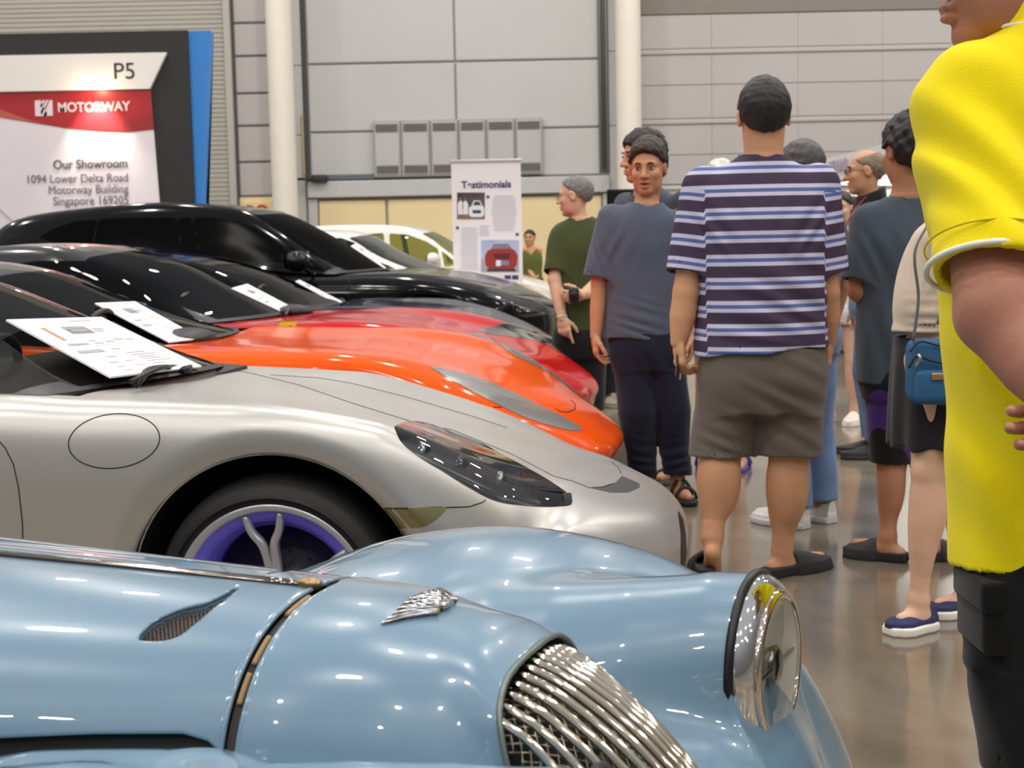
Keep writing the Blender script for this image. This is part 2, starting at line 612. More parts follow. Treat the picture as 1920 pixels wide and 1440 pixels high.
# strips and recesses beside the tall door leaves
panels('wall_back_jamb', [wx(550), wx(569)], [0, wz(330), wz(245), wz(115), wz(115) + 1.5, wz(115) + 3], YW - 0.01, M_panel_lt)
struct(mesh('trim_7', *box(wx(570), wx(578), YW + 0.0, YW + 0.06, wz(335), 9), mat('shadow_gap', (70, 72, 74), 0.7), smooth=False))
struct(mesh('trim_8', *rbox(wx(565), wx(569), YW - 0.05, YW, wz(321), wz(208), 0.005, 1), mat('timber_strip', (176, 158, 120), 0.7), smooth=False))
panels('wall_back_jamb', [wx(1141), wx(1157)], [0, wz(240), wz(100), wz(100) + 1.4, wz(100) + 2.8], YW - 0.01, M_panel_lt)
struct(mesh('trim_9', *box(wx(1124), wx(1141), YW + 0.0, YW + 0.06, wz(325), 9), M_pipe, smooth=False))
for k, (px, r) in enumerate(((1126.5, 0.024), (1132.5, 0.026), (1138, 0.02))):
    V, F = tube([(wx(px), YW - 0.05, wz(322)), (wx(px), YW - 0.05, 9)], r, 14)
    mm = (M_pipe, mat('conduit_dark', (98, 102, 96), 0.5), M_trim)[k]
    tag(mesh('conduit_pipe', V, F, mm), ('grey vertical conduit beside tall door panels, nearest the door', 'dark vertical conduit between two paler pipes beside the column', 'thin pale vertical conduit next to the wall strip by the column')[k], 'pipe', 'conduits beside the tall door')
# tall grey door leaves with their ledge
panels('door_1', [wx(579), wx(855.5), wx(1125)], [wz(331), wz(241), wz(113), wz(113) + 2.4], YW + 0.01, M_panel_lt, gap=0.03)
struct(mesh('trim_10', *rbox(wx(573), wx(1141), YW - 0.10, YW + 0.05, wz(364), wz(333), 0.015, 1), mat('ledge_grey', (184, 184, 184), 0.5, var=0.03), smooth=False))
struct(mesh('trim_11', *rbox(wx(578), wx(700), YW - 0.07, YW, wz(331), wz(321), 0.01, 1), mat('ledge_bar', (96, 100, 108), 0.5), smooth=False))
tag(mesh('door_motor', *join([rbox(wx(583), wx(612), YW - 0.22, YW - 0.01, wz(335), wz(321), 0.02, 2), rbox(wx(556), wx(583), YW - 0.2, YW - 0.12, wz(330), wz(326), 0.01, 1)]), mat('motor_black', (48, 48, 50), 0.5)),
    'small black door drive box with pale arm on the ledge by the column', 'door drive')
# cream doors under the ledge
zc = wz(366)
panels('door_2', [wx(590), wx(720), wx(860), wx(1128)], [0.02, zc - 0.02], YW - 0.02, M_cream, gap=0.04, depth=0.06)
struct(mesh('trim_12', *box(wx(573), wx(590), YW - 0.03, YW + 0.05, 0, zc), M_panel_lt, smooth=False))
struct(mesh('trim_13', *box(wx(1128), wx(1157), YW - 0.03, YW + 0.05, 0, zc), M_panel_lt, smooth=False))
# row of louvred panels set in the tall door
edges = [699, 751, 806, 859, 911, 965, 1017]
za, zb = wz(330, 860), wz(224, 860)
LBL = ['grey vent cabinet at the column end of the wall row', 'grey vent cabinet, second along the row from the pale column end', 'grey vent cabinet just left of the tall door joint',
       'grey vent cabinet just right of the door joint, above the roll-up banner', 'grey vent cabinet above the right edge of the banner, second from the row end', 'grey vent cabinet at the pipes end of the wall row']
for i in range(6):
    x0, x1 = wx(edges[i]), wx(edges[i + 1])
    e = empty('vent_cabinet', ((x0 + x1) / 2, YW, za), 0, LBL[i], 'vent cabinet', 'vent cabinets on the tall door')
    hw, hz = (x1 - x0) / 2, zb - za
    P = [rbox(-hw + 0.005, hw - 0.005, -0.10, 0.0, 0, hz, 0.012, 1)]
    mesh('frame', *P[0], mat('vent_frame', (160, 158, 156), 0.5), e, False)
    mesh('door', *rbox(-hw + 0.04, hw - 0.04, -0.115, -0.10, 0.04, hz - 0.04, 0.006, 1), mat('vent_door', (178, 177, 176), 0.5, var=0.02), e, False)
    for z in (0.07, hz - 0.21):
        sl = [box(-hw + 0.06, hw - 0.06, -0.128, -0.116, z + q * 0.028, z + q * 0.028 + 0.018) for q in range(5)]
        sl.append(box(-hw + 0.055, hw - 0.055, -0.118, -0.115, z - 0.005, z + 0.145))
        mesh('vent', *join(sl), mat('vent_slats', (112, 110, 104), 0.6), e, False)
# cream safety sign with red letters, mostly behind the black car's roof
e = empty('wall_sign', (wx(482), YW, wz(398, 480)), 0, 'cream wall sign with red letters above the black car roof', 'sign')
mesh('board', *rbox(-0.32, 0.3, -0.05, -0.01, -0.25, 0.2, 0.005, 1), mat('sign_cream', (232, 206, 150), 0.5, var=0.03), e, False)
lettering('RO', 0.30, (-0.27, -0.052, -0.08), mat('sign_red', (178, 54, 44), 0.5), e, bold=0.012)
# black screen behind the visitors
e = empty('display_screen', (at(1163, 400, 17)[0], 17, 0), 0, 'black standing display screen behind the slate tee man, beside the column', 'screen')
x0, x1, z1 = at(1138, 400, 17)[0], at(1191, 400, 17)[0], at(1160, 355, 17)[2]
xm = (x0 + x1) / 2
e.location = (xm, 17, 0)
mesh('screen_panel', *rbox(x0 - xm, x1 - xm, -0.04, 0.04, 0.75, z1, 0.012, 2), mat('screen_black', (18, 18, 20), 0.25), e, False)
mesh('stand', *join([rbox(-0.04, 0.04, -0.03, 0.05, 0.02, 0.8, 0.01, 1), rbox(-0.3, 0.3, -0.25, 0.25, 0, 0.03, 0.008, 1)]), mat('screen_stand', (40, 40, 42), 0.4), e, False)

# ------------------------------------------------------------------ P5 booth
YB = 18.9
bx = lambda px, py: float(at(px, py, YB)[0])
bz = lambda px, py: float(at(px, py, YB)[2])
x_r = bx(357, 200); x_l = x_r - 4.6
zt = bz(300, 57)
B0 = empty('exhibition_booth', (x_r - 1.5, YB, 0), 0, 'black framed exhibition booth wall marked P5 with a showroom poster', 'booth')
ox, oy = x_r - 1.5, YB
def bl(V): 
    V = np.asarray(V, float).copy(); V[:, 0] -= ox; V[:, 1] -= oy; return V
def bprism(pix, y0, y1):
    return prism([(bx(*p) - ox, bz(*p)) for p in pix], y0 - oy, y1 - oy)
M_bblk = mat('booth_black', (42, 41, 41), 0.55, var=0.05)
M_bwht = mat('booth_white', (235, 231, 228), 0.45)
bxx = lambda a, c: (a, c)
V, F = box(x_l, x_r, YB + 0.02, YB + 0.35, 0, zt)
mesh('frame', bl(V), F, M_bblk, B0, False)
V, F = prism([(bx(392, 57) - ox, zt - 0.005), (x_r - ox, zt - 0.005), (x_r - ox, 0), (bx(365, 600) - ox, 0)], 0.06, 0.30)
mesh('side_fin', V, F, mat('booth_blue', (56, 128, 206), 0.45, var=0.03), B0, False)
V, F = bprism([(-160, 108), (314, 99), (282, 167), (-160, 176)], YB - 0.05, YB + 0.02)
mesh('header_panel', V, F, M_bwht, B0, False)
lettering('P5', 0.299, (bx(214, 149) - ox, YB - 0.055 - oy, bz(214, 149)), mat('booth_ink', (40, 44, 46), 0.5), B0, rot=(math.pi / 2, 0, 0), bold=0.0)
# poster: lilac white sheet with a red crest band
V, F = bprism([(-160, 176), (282, 169), (301, 400), (318, 640), (-160, 640)], YB - 0.012, YB + 0.02)
PO = mesh('poster', V, F, mat('poster_white', (226, 219, 228), 0.4, var=0.015, vscale=1.5), B0, False)
top = [(-160, 177), (283, 169), (289, 243)]
wave = [(240, 248), (200, 247), (160, 244), (120, 240), (80, 232), (40, 223), (0, 220), (-60, 218), (-160, 216)]
V, F = bprism(top + wave, YB - 0.016, YB - 0.008)
mesh('red_band', V, F, mat('poster_red', (168, 44, 52), 0.4), PO, False)
V, F = bprism([(0, 205), (60, 227), (130, 241), (200, 247), (160, 244), (80, 232), (0, 220)], YB - 0.019, YB - 0.015)
mesh('orange_swirl', V, F, mat('poster_orange', (190, 96, 78), 0.4), PO, False)
V, F = bprism([(289, 243), (240, 248), (200, 247), (150, 242), (220, 232), (287, 214)], YB - 0.019, YB - 0.015)
mesh('dark_swirl', V, F, mat('poster_darkred', (150, 48, 52), 0.4), PO, False)
M_logo = mat('poster_logo', (226, 212, 220), 0.4)
V, F = join([bprism(q, YB - 0.022, YB - 0.018) for q in
             ([(66, 189), (77, 188), (89, 212), (89, 218), (67, 218)], [(81, 188), (86, 188), (78, 203), (76, 199)], [(89, 188), (93, 188), (80, 218), (76, 218)][:0] or [(88, 188), (92, 188), (79, 216), (77, 210)],
              [(94, 188), (99, 188), (100, 217), (82, 218)])])
mesh('logo', V, F, M_logo, PO, False)
def btext(s, px, py, size, m, **k):
    return lettering(s, size, (bx(px, py) - ox, YB - 0.022 - oy, bz(px, py)), m, PO, **k)
btext('MOTORWAY', 109, 210, 0.168, M_logo, bold=0.004, sx=0.95)
M_ink = mat('poster_ink', (104, 92, 104), 0.5)
btext('Our Showroom', 241, 314, 0.163, mat('poster_ink_bold', (84, 72, 82), 0.5), align='RIGHT', bold=0.002, sx=0.93)
btext('1094 Lower Delta Road', 242, 340, 0.154, M_ink, align='RIGHT', sx=0.90)
btext('Motorway Building', 242, 361, 0.154, M_ink, align='RIGHT', sx=0.90)
btext('Singapore 169205', 243, 382, 0.154, M_ink, align='RIGHT', sx=0.90)
V, F = bprism([(-20, 372), (40, 426), (37, 428), (-20, 378)], YB - 0.018, YB - 0.012)
mesh('fold_line', V, F, mat('poster_grey', (190, 184, 196), 0.5), PO, False)
# picture lamp at the top of the poster
lx, lz = bx(183, 172), bz(183, 172)
E = empty('picture_lamp', (lx, YB - 0.05, lz + 0.1), 0, 'small glowing arm lamp fixed above the red band of the booth poster', 'lamp')
V, F = tube([(0, 0.0, 0.0), (0, -0.12, 0.03), (0, -0.22, 0.0)], 0.012, 8)
mesh('arm', V, F, M_bwht, E)
V, F = lathe([(0.0, 0.05), (0.03, 0.05), (0.045, -0.02), (0.035, -0.02)], 20, 'z', (0, -0.22, -0.02))
mesh('lamp_shade', V, F, M_bwht, E)
V, F = lathe([(0.0, -0.055), (0.04, -0.045), (0.052, -0.01), (0.0, 0.01)], 16, 'z', (0, -0.22, -0.03))
mesh('bulb', V, F, mat('bulb_glow', (255, 236, 200), 0.4, emit=(255, 226, 180), estr=120), E)
l = bpy.data.lights.new('picture_light', 'SPOT'); l.energy = 420; l.spot_size = math.radians(80); l.spot_blend = 0.9; l.color = (1, 0.86, 0.7); l.shadow_soft_size = 0.03
o = bpy.data.objects.new('picture_light', l); o.location = (lx, YB - 0.29, lz + 0.03)
o.rotation_euler = (math.radians(24), 0, 0); COL.objects.link(o)

# ------------------------------------------------------------------ roll-up banner
YR = 16.4
rx = lambda px, py: float(at(px, py, YR)[0]); rz = lambda px, py: float(at(px, py, YR)[2])
xc = rx(913, 400); hw = (rx(978, 400) - rx(848, 400)) / 2; zt = rz(913, 299)
E = empty('roll_up_banner', (xc, YR, 0), 0, 'white roll-up banner headed Testimonials with two car photographs', 'banner')
mesh('sheet', *box(-hw, hw, -0.004, 0.004, 0.06, zt - 0.02), mat('banner_white', (232, 224, 228), 0.45), E, False)
mesh('top_rail', *rbox(-hw - 0.01, hw + 0.01, -0.018, 0.018, zt - 0.035, zt, 0.006, 1), mat('banner_rail', (196, 194, 192), 0.35, 0.6), E, False)
mesh('base', *rbox(-hw - 0.03, hw + 0.03, -0.12, 0.12, 0, 0.09, 0.02, 2), mat('banner_base', (150, 150, 150), 0.35, 0.7), E, False)
M_navy = mat('banner_navy', (54, 58, 104), 0.5)
M_type = mat('banner_type', (186, 186, 200), 0.5)
lettering('Testimonials', 0.112, (0, -0.008, rz(913, 352)), M_navy, E, align='CENTER', bold=0.003)
def bp(px, py): return rx(px, py) - xc, rz(px, py)
def flat(name, pix, m, y=-0.007, parent=E, th=0.002):
    V, F = prism([bp(*p) for p in pix], y, y + th)
    return mesh(name, V, F, m, parent, False)
def rect(a, b_, c, d): return [(a, b_), (c, b_), (c, d), (a, d)]
PH = flat('street_photo', rect(857, 361, 909, 411), mat('photo_dark', (84, 70, 72), 0.5, var=0.4, vscale=9))
flat('pavement', rect(857, 396, 909, 411), mat('photo_road', (130, 104, 92), 0.5, var=0.15, vscale=12), -0.0085, PH)
for q in ((861, 372, 866, 380, 0), (870, 373, 875, 381, 1)):
    flat('bystander', [(q[0] - 2, 402), (q[0] - 3, 384), (q[0], 377), (q[2], 377), (q[2] + 3, 384), (q[2] + 2, 402)], mat('photo_white', (222, 222, 230), 0.5), -0.0095, PH)
    flat('head', rect(q[0] + 1, 371, q[2] - 1, 377), mat('photo_skin', (150, 110, 96), 0.5), -0.0105, PH)
flat('white_car', [(879, 402), (879, 390), (884, 386), (888, 376), (900, 376), (905, 386), (908, 390), (908, 403), (903, 407), (884, 407)], mat('photo_white', (222, 222, 230), 0.5), -0.0095, PH)
flat('windscreen', [(887, 385), (890, 378), (899, 378), (902, 385)], mat('photo_glass', (60, 62, 70), 0.5), -0.0105, PH)
flat('bumper_grille', rect(886, 394, 902, 400), mat('photo_glass', (60, 62, 70), 0.5), -0.0105, PH)
PB = flat('red_car_photo', rect(902, 450, 973, 510), mat('photo_sky', (170, 178, 208), 0.5, var=0.15, vscale=5))
flat('road', rect(902, 486, 973, 510), mat('photo_tarmac', (164, 160, 172), 0.5), -0.0085, PB)
M_pr = mat('photo_red', (150, 50, 48), 0.45)
M_pr2 = mat('photo_red_dark', (92, 30, 36), 0.45)
flat('body', [(910, 496), (909, 480), (914, 470), (921, 467), (926, 458), (952, 457), (959, 466), (966, 470), (971, 480), (969, 497), (962, 505), (918, 506)], M_pr, -0.0095, PB)
flat('windscreen', [(922, 467), (927, 459), (951, 458), (957, 466)], mat('photo_screen', (120, 124, 150), 0.5), -0.0105, PB)
flat('bonnet_grille', [(924, 476), (957, 475), (954, 485), (928, 486)], M_pr2, -0.0105, PB)
flat('number_plate', rect(938, 489, 954, 497), mat('photo_plate', (130, 126, 170), 0.5), -0.0105, PB)
flat('white_plate', rect(930, 488, 939, 499), mat('photo_white', (222, 222, 230), 0.5), -0.011, PB)
flat('shadow', rect(913, 504, 967, 509), mat('photo_shadow', (70, 50, 60), 0.5), -0.0105, PB)
rows = []
for i in range(17):
    wdt = 22 - abs(i - 7) * 0.55 + (i * 37 % 5) * 0.8
    rows.append(rect(945 - wdt, 367 + i * 4, 945 + wdt, 368.6 + i * 4))
for i in range(20):
    wdt = 14 + (i * 53 % 7) * 0.5
    rows.append(rect(880 - wdt, 427 + i * 4, 880 + wdt, 428.6 + i * 4))
for i in range(5):
    rows.append(rect(899, 423 + i * 4.2, 918 - (i * 3 % 4), 425 + i * 4.2))
V, F = join([prism([bp(*p) for p in q], -0.0065, -0.0055) for q in rows])
mesh('text_block', V, F, M_type, E, False)
for s, px, py in (('"', 912, 371), ('"', 855, 429), ('"', 967, 441)):
    lettering(s, 0.10, (bp(px, py)[0], -0.008, bp(px, py)[1] - 0.05), M_navy, E, bold=0.004)
flat('qr_panel', rect(946, 516, 958, 524), M_navy); flat('logo_panel', rect(960, 516, 972, 524), M_navy)

# ------------------------------------------------------------------ white exhibitor stand far right
YE = 15.0
ex = lambda px, py, Y=YE: float(at(px, py, Y)[0])
x0 = ex(1549, 320)
E = empty('exhibitor_stand', (x0 + 0.5, YE, 0), 0, 'white exhibitor stand with purple lettered fascia and lit ceiling behind balding man', 'booth')
def el(V): V = np.asarray(V, float).copy(); V[:, 0] -= x0 + 0.5; V[:, 1] -= YE; return V
za, zb = float(at(1549, 342, YE)[2]), float(at(1549, 303, YE)[2])
ang = math.radians(-62)
# fascia recedes toward the camera's right: near end closer
pA = np.array([x0, YE]); pB = np.array([ex(1760, 250, 11.2), 11.2])
zB1 = float(at(1760, 236, 11.2)[2])
zb = min(zb, zB1); zb = (zb + zB1) / 2
V = np.array([(pA[0], pA[1], za), (pB[0], pB[1], za), (pB[0], pB[1], zb), (pA[0], pA[1], zb),
              (pA[0] + .1, pA[1] + .08, za), (pB[0] + .1, pB[1] + .08, za), (pB[0] + .1, pB[1] + .08, zb), (pA[0] + .1, pA[1] + .08, zb)])
mesh('fascia', el(V), [[0, 1, 2, 3], [5, 4, 7, 6], [3, 2, 6, 7], [4, 5, 1, 0], [4, 0, 3, 7], [1, 5, 6, 2]], mat('stand_white', (222, 218, 216), 0.5), E, False)
d2 = unit(np.append(pB - pA, 0)); a_ = math.atan2(d2[1], d2[0])
lt = pA + (pB - pA) * 0.05
lettering('DETAILING', 0.15, el([(lt[0] - 0.02, lt[1] - 0.01, za + (zb - za) * 0.38)])[0], mat('stand_purple', (168, 156, 186), 0.5), E, rot=(math.pi / 2, 0, a_), bold=0.006)
for k, (p, s) in enumerate(((pA, 0), (pB, 0))):
    V, F = box(p[0] + 0.02, p[0] + 0.08, p[1], p[1] + 0.06, 0, za)
    mesh('post', el(V), F, mat('stand_post', (190, 190, 190), 0.4, 0.3), E, False)
V = np.array([(pA[0] + .2, pA[1] + .3, za - .02), (pB[0] + .2, pB[1] + .1, za - .02), (pB[0] + 3, pB[1] + 2, za - .02), (pA[0] + 3, pA[1] + 2.5, za - .02)])
V = np.vstack([V, V + [0, 0, 0.02]])
mesh('ceiling_light', el(V), [[3, 2, 1, 0], [4, 5, 6, 7]], mat('stand_glow', (255, 255, 255), 0.5, emit=(255, 252, 245), estr=1.0), E, False)
V, F = box(pA[0] + 0.5, pA[0] + 3, pA[1] + 1.2, pA[1] + 1.3, 0, za - 0.05)
mesh('back_panel', el(V), F, mat('stand_back_glow', (236, 236, 240), 0.5, emit=(240, 240, 255), estr=0.1), E, False)  # slight self-glow put in so the panel reads as lit
V, F = rbox(pA[0] + 0.15, pA[0] + 0.95, pA[1] + 0.4, pA[1] + 0.9, 0.0, za - 0.28, 0.03, 1)
mesh('counter_wall', el(V), F, mat('stand_grey', (120, 114, 116), 0.5, var=0.1), E, False)
# ------------------------------------------------------------------ CARS
BLACK = mat('trim_black', (16, 16, 17), 0.45)
UNDER = mat('underbody_black', (10, 10, 11), 0.8)
RUBBER = mat('tyre_rubber', (22, 22, 23), 0.62, bump=0.3, bscale=120)
SEAM = mat('panel_seam', (12, 12, 12), 0.8)
CHROME = mat('chrome', (232, 232, 230), 0.05, 1.0)
CHROME_D = mat('chrome_dark', (150, 150, 150), 0.12, 1.0)
LAMPDARK = mat('lamp_housing_dark', (34, 34, 38), 0.25, 0.4)
LENS = glass_mat('lamp_lens', (236, 238, 240), 1.0, 0.92)
GLASS = glass_mat('car_glass', (206, 214, 208), 0.5, 0.85)
GLASS_D = glass_mat('car_glass_dark', (70, 74, 76), 0.42, 0.6)
GLASS_G = glass_mat('car_glass_green', (208, 214, 168), 0.8, 0.95)
INSIDE = mat('cabin_black', (20, 20, 22), 0.7, var=0.1)

def row(a, zc, zcr, zsh, w, lcr=0.62, sweep=0.0, zsill=0.22, dip=0.0, belt=None):
    zb = zsh - 0.16
    p = [(0, zc), (lcr * 0.55, zc + (zcr - zc) * 0.42 - dip), (lcr, zcr), (w * 0.94, zsh), (w, zb), (w * 0.985, (zb + zsill) * 0.5), (w * 0.94, zsill)]
    return [(a - sweep * (l / w) ** 2.5, l, z) for l, z in p]
def nose(a, zs, w, sweep, zsill=0.22, acorner=None):
    fr = [0, 0.42, 0.77, 0.93, 1.0, 1.01, 0.985]
    z = [zs, zs, zs - 0.004, zs - 0.015, zs - (zs - zsill) * 0.30, zs - (zs - zsill) * 0.62, zsill]
    return [(a - sweep * min(f, 1) ** 3, w * f, zz) for f, zz in zip(fr, z)]
def loft(rows, nu, nv, shear=0.0):
    """symmetric skin over half sections given centre -> sill; columns x, y, z, row index, point index (signed)"""
    R = np.array(rows, float)
    K, J, _ = R.shape
    full = np.concatenate([R[:, :0:-1] * [1, -1, 1], R], 1)
    qu = np.linspace(0, K - 1, nu)
    G = herm(np.arange(K), full, qu)
    qv = np.linspace(-(J - 1), J - 1, nv)
    G = herm(np.arange(-(J - 1), J), G.transpose(1, 0, 2), qv).transpose(1, 0, 2)
    U, W = np.meshgrid(qu, qv, indexing='ij')
    V = np.concatenate([G, U[..., None], W[..., None]], 2).reshape(-1, 5)
    V[:, 2] -= (shear(V[:, 0]) if callable(shear) else shear) * V[:, 1]
    return V, gridfaces(nu, nv)

def components(F):
    par = {}
    def fd(a):
        while par.setdefault(a, a) != a:
            par[a] = par[par[a]]; a = par[a]
        return a
    for f in F:
        r = fd(int(f[0]))
        for v in f[1:]: par[fd(int(v))] = r
    g = {}
    for f in F: g.setdefault(fd(int(f[0])), []).append(list(f))
    return sorted(g.values(), key=len, reverse=True)
class Car:
    def __init__(s, name, x, y, deg, label, paint, cat='car'):
        s.fr = Frame(x, y, deg)
        s.root = empty(name, (x, y, 0), -math.radians(deg), label, cat)
        s.paint = paint
    def pix(s, V, mirror=False):
        V = np.asarray(V, float)
        l = -V[:, 1] if mirror else V[:, 1]
        Wd = s.fr.o + np.outer(V[:, 0], s.fr.f) + np.outer(l, s.fr.l) + np.outer(V[:, 2], [0, 0, 1]) - CAMP
        z = Wd @ _f
        return np.stack([960 + FPX * (Wd @ RT) / z, 720 - FPX * (Wd @ UP) / z], 1)
    def bvh(s, V, F):
        from mathutils.bvhtree import BVHTree
        return BVHTree.FromPolygons([tuple(v[:3]) for v in V.tolist()], [list(map(int, f)) for f in F])
    def hit(s, bvh, px, py, lift=0.0):
        d = ray(px, py)
        o = CAMP - s.fr.o
        lo = Vector((o @ s.fr.f, o @ s.fr.l, o[2])); ld = Vector((d @ s.fr.f, d @ s.fr.l, d[2])).normalized()
        h = bvh.ray_cast(lo, ld)
        if h[0] is None: return None
        n = np.array(h[1][:])
        if n @ np.array(ld[:]) > 0: n = -n
        return np.array(h[0][:]) + n * lift, n
    def cast(s, bvh, line, step=5.0, lift=0.0):
        L = np.array(line, float); out = []; cur = []
        for p, q in zip(L[:-1], L[1:]):
            m_ = max(1, int(np.linalg.norm(q - p) / step))
            for k in range(m_):
                h = s.hit(bvh, *(p + (q - p) * k / m_), lift)
                if h is None or (cur and np.linalg.norm(h[0] - cur[-1]) > 0.12):
                    if len(cur) > 2: out.append(np.array(cur))
                    cur = [] if h is None else [h[0]]
                else: cur.append(h[0])
        h = s.hit(bvh, *L[-1], lift)
        if h is not None and cur and np.linalg.norm(h[0] - cur[-1]) < 0.12: cur.append(h[0])
        if len(cur) > 2: out.append(np.array(cur))
        return out
    def sides(s, V, fn, both=True, lmin=0.0):
        """value fn(pixel positions) on the near side, mirrored onto the far side"""
        d = np.full(len(V), 1e3)
        n = V[:, 1] < -lmin
        if n.any(): d[n] = fn(s.pix(V[n]))
        if both:
            n = V[:, 1] > lmin
            if n.any(): d[n] = fn(s.pix(V[n], True))
        return d
    def part(s, name, V, F, m, parent=None, smooth=True, label=None):
        if not len(F): return None
        o = mesh(name, np.asarray(V)[:, :3], F, m, parent or s.root, smooth)
        if label: o['label'] = label
        return o

def solidlens(car, V, F, inset, name='headlight', parent=None, housing=LAMPDARK, lens=LENS, rimm=BLACK, split_sides=True):
    """each patch cut out of the body becomes a lamp: dark bowl set in, glass skin on top"""
    out = []
    for sgn in (-1, 1):
        ids = [f for f in F if np.mean(V[f, 1]) * sgn > 0]
        if not ids: continue
        v, f = compact(V, ids)
        v = v[:, :3]
        N = vnorm(v, f)
        if N[:, 2].mean() < 0: N = -N
        C0 = v.mean(0)
        bowl = v + (C0 - v) * 0.06 - N * inset
        o = car.part(name, bowl, f, housing, parent)
        car.part('lens', v + N * 0.002, f, lens, o)
        E = border(f)
        ids2 = sorted({i for e in E for i in e}); mp = {i: k for k, i in enumerate(ids2)}; n = len(ids2)
        W = np.vstack([v[ids2] + N[ids2] * 0.001, bowl[ids2]])
        car.part('rim', W, [[mp[a], mp[b], mp[b] + n, mp[a] + n] for a, b in E], rimm, o)
        out.append((o, bowl, N))
    return out

def wheel(car, a, l, z, R, rimR, w, side, spokes, face, barrel, disc=True, caliper=None, pairs=True, turn=0.0):
    e = bpy.data.objects.new('wheel', None); e.location = (a, l, z); e.rotation_euler = (0, 0, turn)
    link(e, car.root)
    s = side                                   # +1: outward is +y
    P = [(rimR - 0.012, -w / 2), (rimR + 0.03, -w / 2 - 0.008), (R - 0.05, -w / 2 - 0.012), (R - 0.015, -w / 2 + 0.01), (R, -w / 2 + 0.045), (R, w / 2 - 0.045),
         (R - 0.015, w / 2 - 0.01), (R - 0.05, w / 2 + 0.012), (rimR + 0.03, w / 2 + 0.008), (rimR - 0.012, w / 2)]
    P = spline(P, 40)
    V, F = lathe([(r, h * s) for r, h in P], 96, 'y')
    mesh('tyre', V, F, RUBBER, e)
    gro = []
    for gx in (-0.055, 0.0, 0.055):
        gro.append(lathe([(R + 0.001, (gx - 0.006) * s), (R + 0.0015, (gx + 0.006) * s)], 96, 'y'))
    mesh('tread_groove', *join(gro), UNDER, e)
    P = [(rimR + 0.008, w / 2 - 0.004), (rimR + 0.004, w / 2 + 0.004), (rimR - 0.012, w / 2 + 0.002), (rimR - 0.02, w / 2 - 0.02)]
    mesh('rim_lip', *lathe([(r, h * s) for r, h in P], 96, 'y'), face, e)
    P = [(rimR - 0.017, w / 2 - 0.014), (rimR - 0.045, w / 2 - 0.026), (rimR - 0.05, w / 2 - 0.045), (rimR - 0.062, w / 2 - 0.055), (rimR - 0.065, -w / 2), (0.10, -w / 2), (0.0, -w / 2)]
    mesh('rim_barrel', *lathe([(r, h * s) for r, h in P], 96, 'y'), barrel, e)
    if disc:
        P = [(0.0, -0.02), (rimR - 0.075, -0.02), (rimR - 0.075, 0.012), (0.09, 0.012), (0.085, 0.05), (0, 0.05)]
        Dv, Df = lathe([(r, h * s) for r, h in P], 72, 'y')
        hs = []
        for k in range(40):
            t = k * 2 * math.pi / 40; r = 0.125 + 0.024 * (k % 3)
            if r > rimR - 0.085: r = rimR - 0.09
            hs.append(lathe([(0.0, 0.0135 * s), (0.0055, 0.0135 * s)], 8, 'y', (r * math.cos(t), 0, r * math.sin(t))))
        Hv, Hf = join(hs)
        Jv, Jf = join([(Dv, Df), (Hv, Hf)])
        d = mesh('brake_disc', Jv, Jf, mat('disc_steel', (70, 70, 74), 0.35, 0.8), e)
        d.data.materials.append(UNDER)
        d.data.polygons.foreach_set('material_index', np.array([0] * len(Df) + [1] * len(Hf), np.int32))
    if caliper is not None:
        t0 = math.radians(-20 if a < -2 else 175)
        pts = [( (rimR - 0.07) * math.cos(t0 + q), 0.03 * s, (rimR - 0.07) * math.sin(t0 + q)) for q in np.linspace(-0.45, 0.45, 9)]
        mesh('brake_caliper', *tube(pts, [0.03, .042, .044, .044, .044, .044, .044, .042, .03], 10, flat=1.0), caliper, e)
    yo = (w / 2 - 0.022) * s
    for k in range(spokes):
        t = 2 * math.pi * k / spokes + math.radians(96)
        S = []
        for sg in ((-1, 1) if pairs else (0,)):
            pts = []
            for r, da, dy in ((0.05, 0.16, 0.028), (0.11, 0.10, 0.028), (0.165, 0.115, 0.012), (0.2, 0.19, 0.004), (rimR - 0.018, 0.20, 0.0)):
                ang = t + sg * da
                pts.append((r * math.cos(ang), yo - dy * s, r * math.sin(ang)))
            S.append(tube(spline(pts, 18), np.linspace(0.021, 0.014, 18), 10, flat=0.75))
        mesh('spoke', *join(S), face, e)
    mesh('hub_cap', *lathe([(0.0, yo - 0.012 * s), (0.03, yo - 0.012 * s), (0.06, yo - 0.022 * s), (0.075, yo - 0.05 * s), (0.06, yo - 0.09 * s)], 36, 'y'), face, e)
    return e

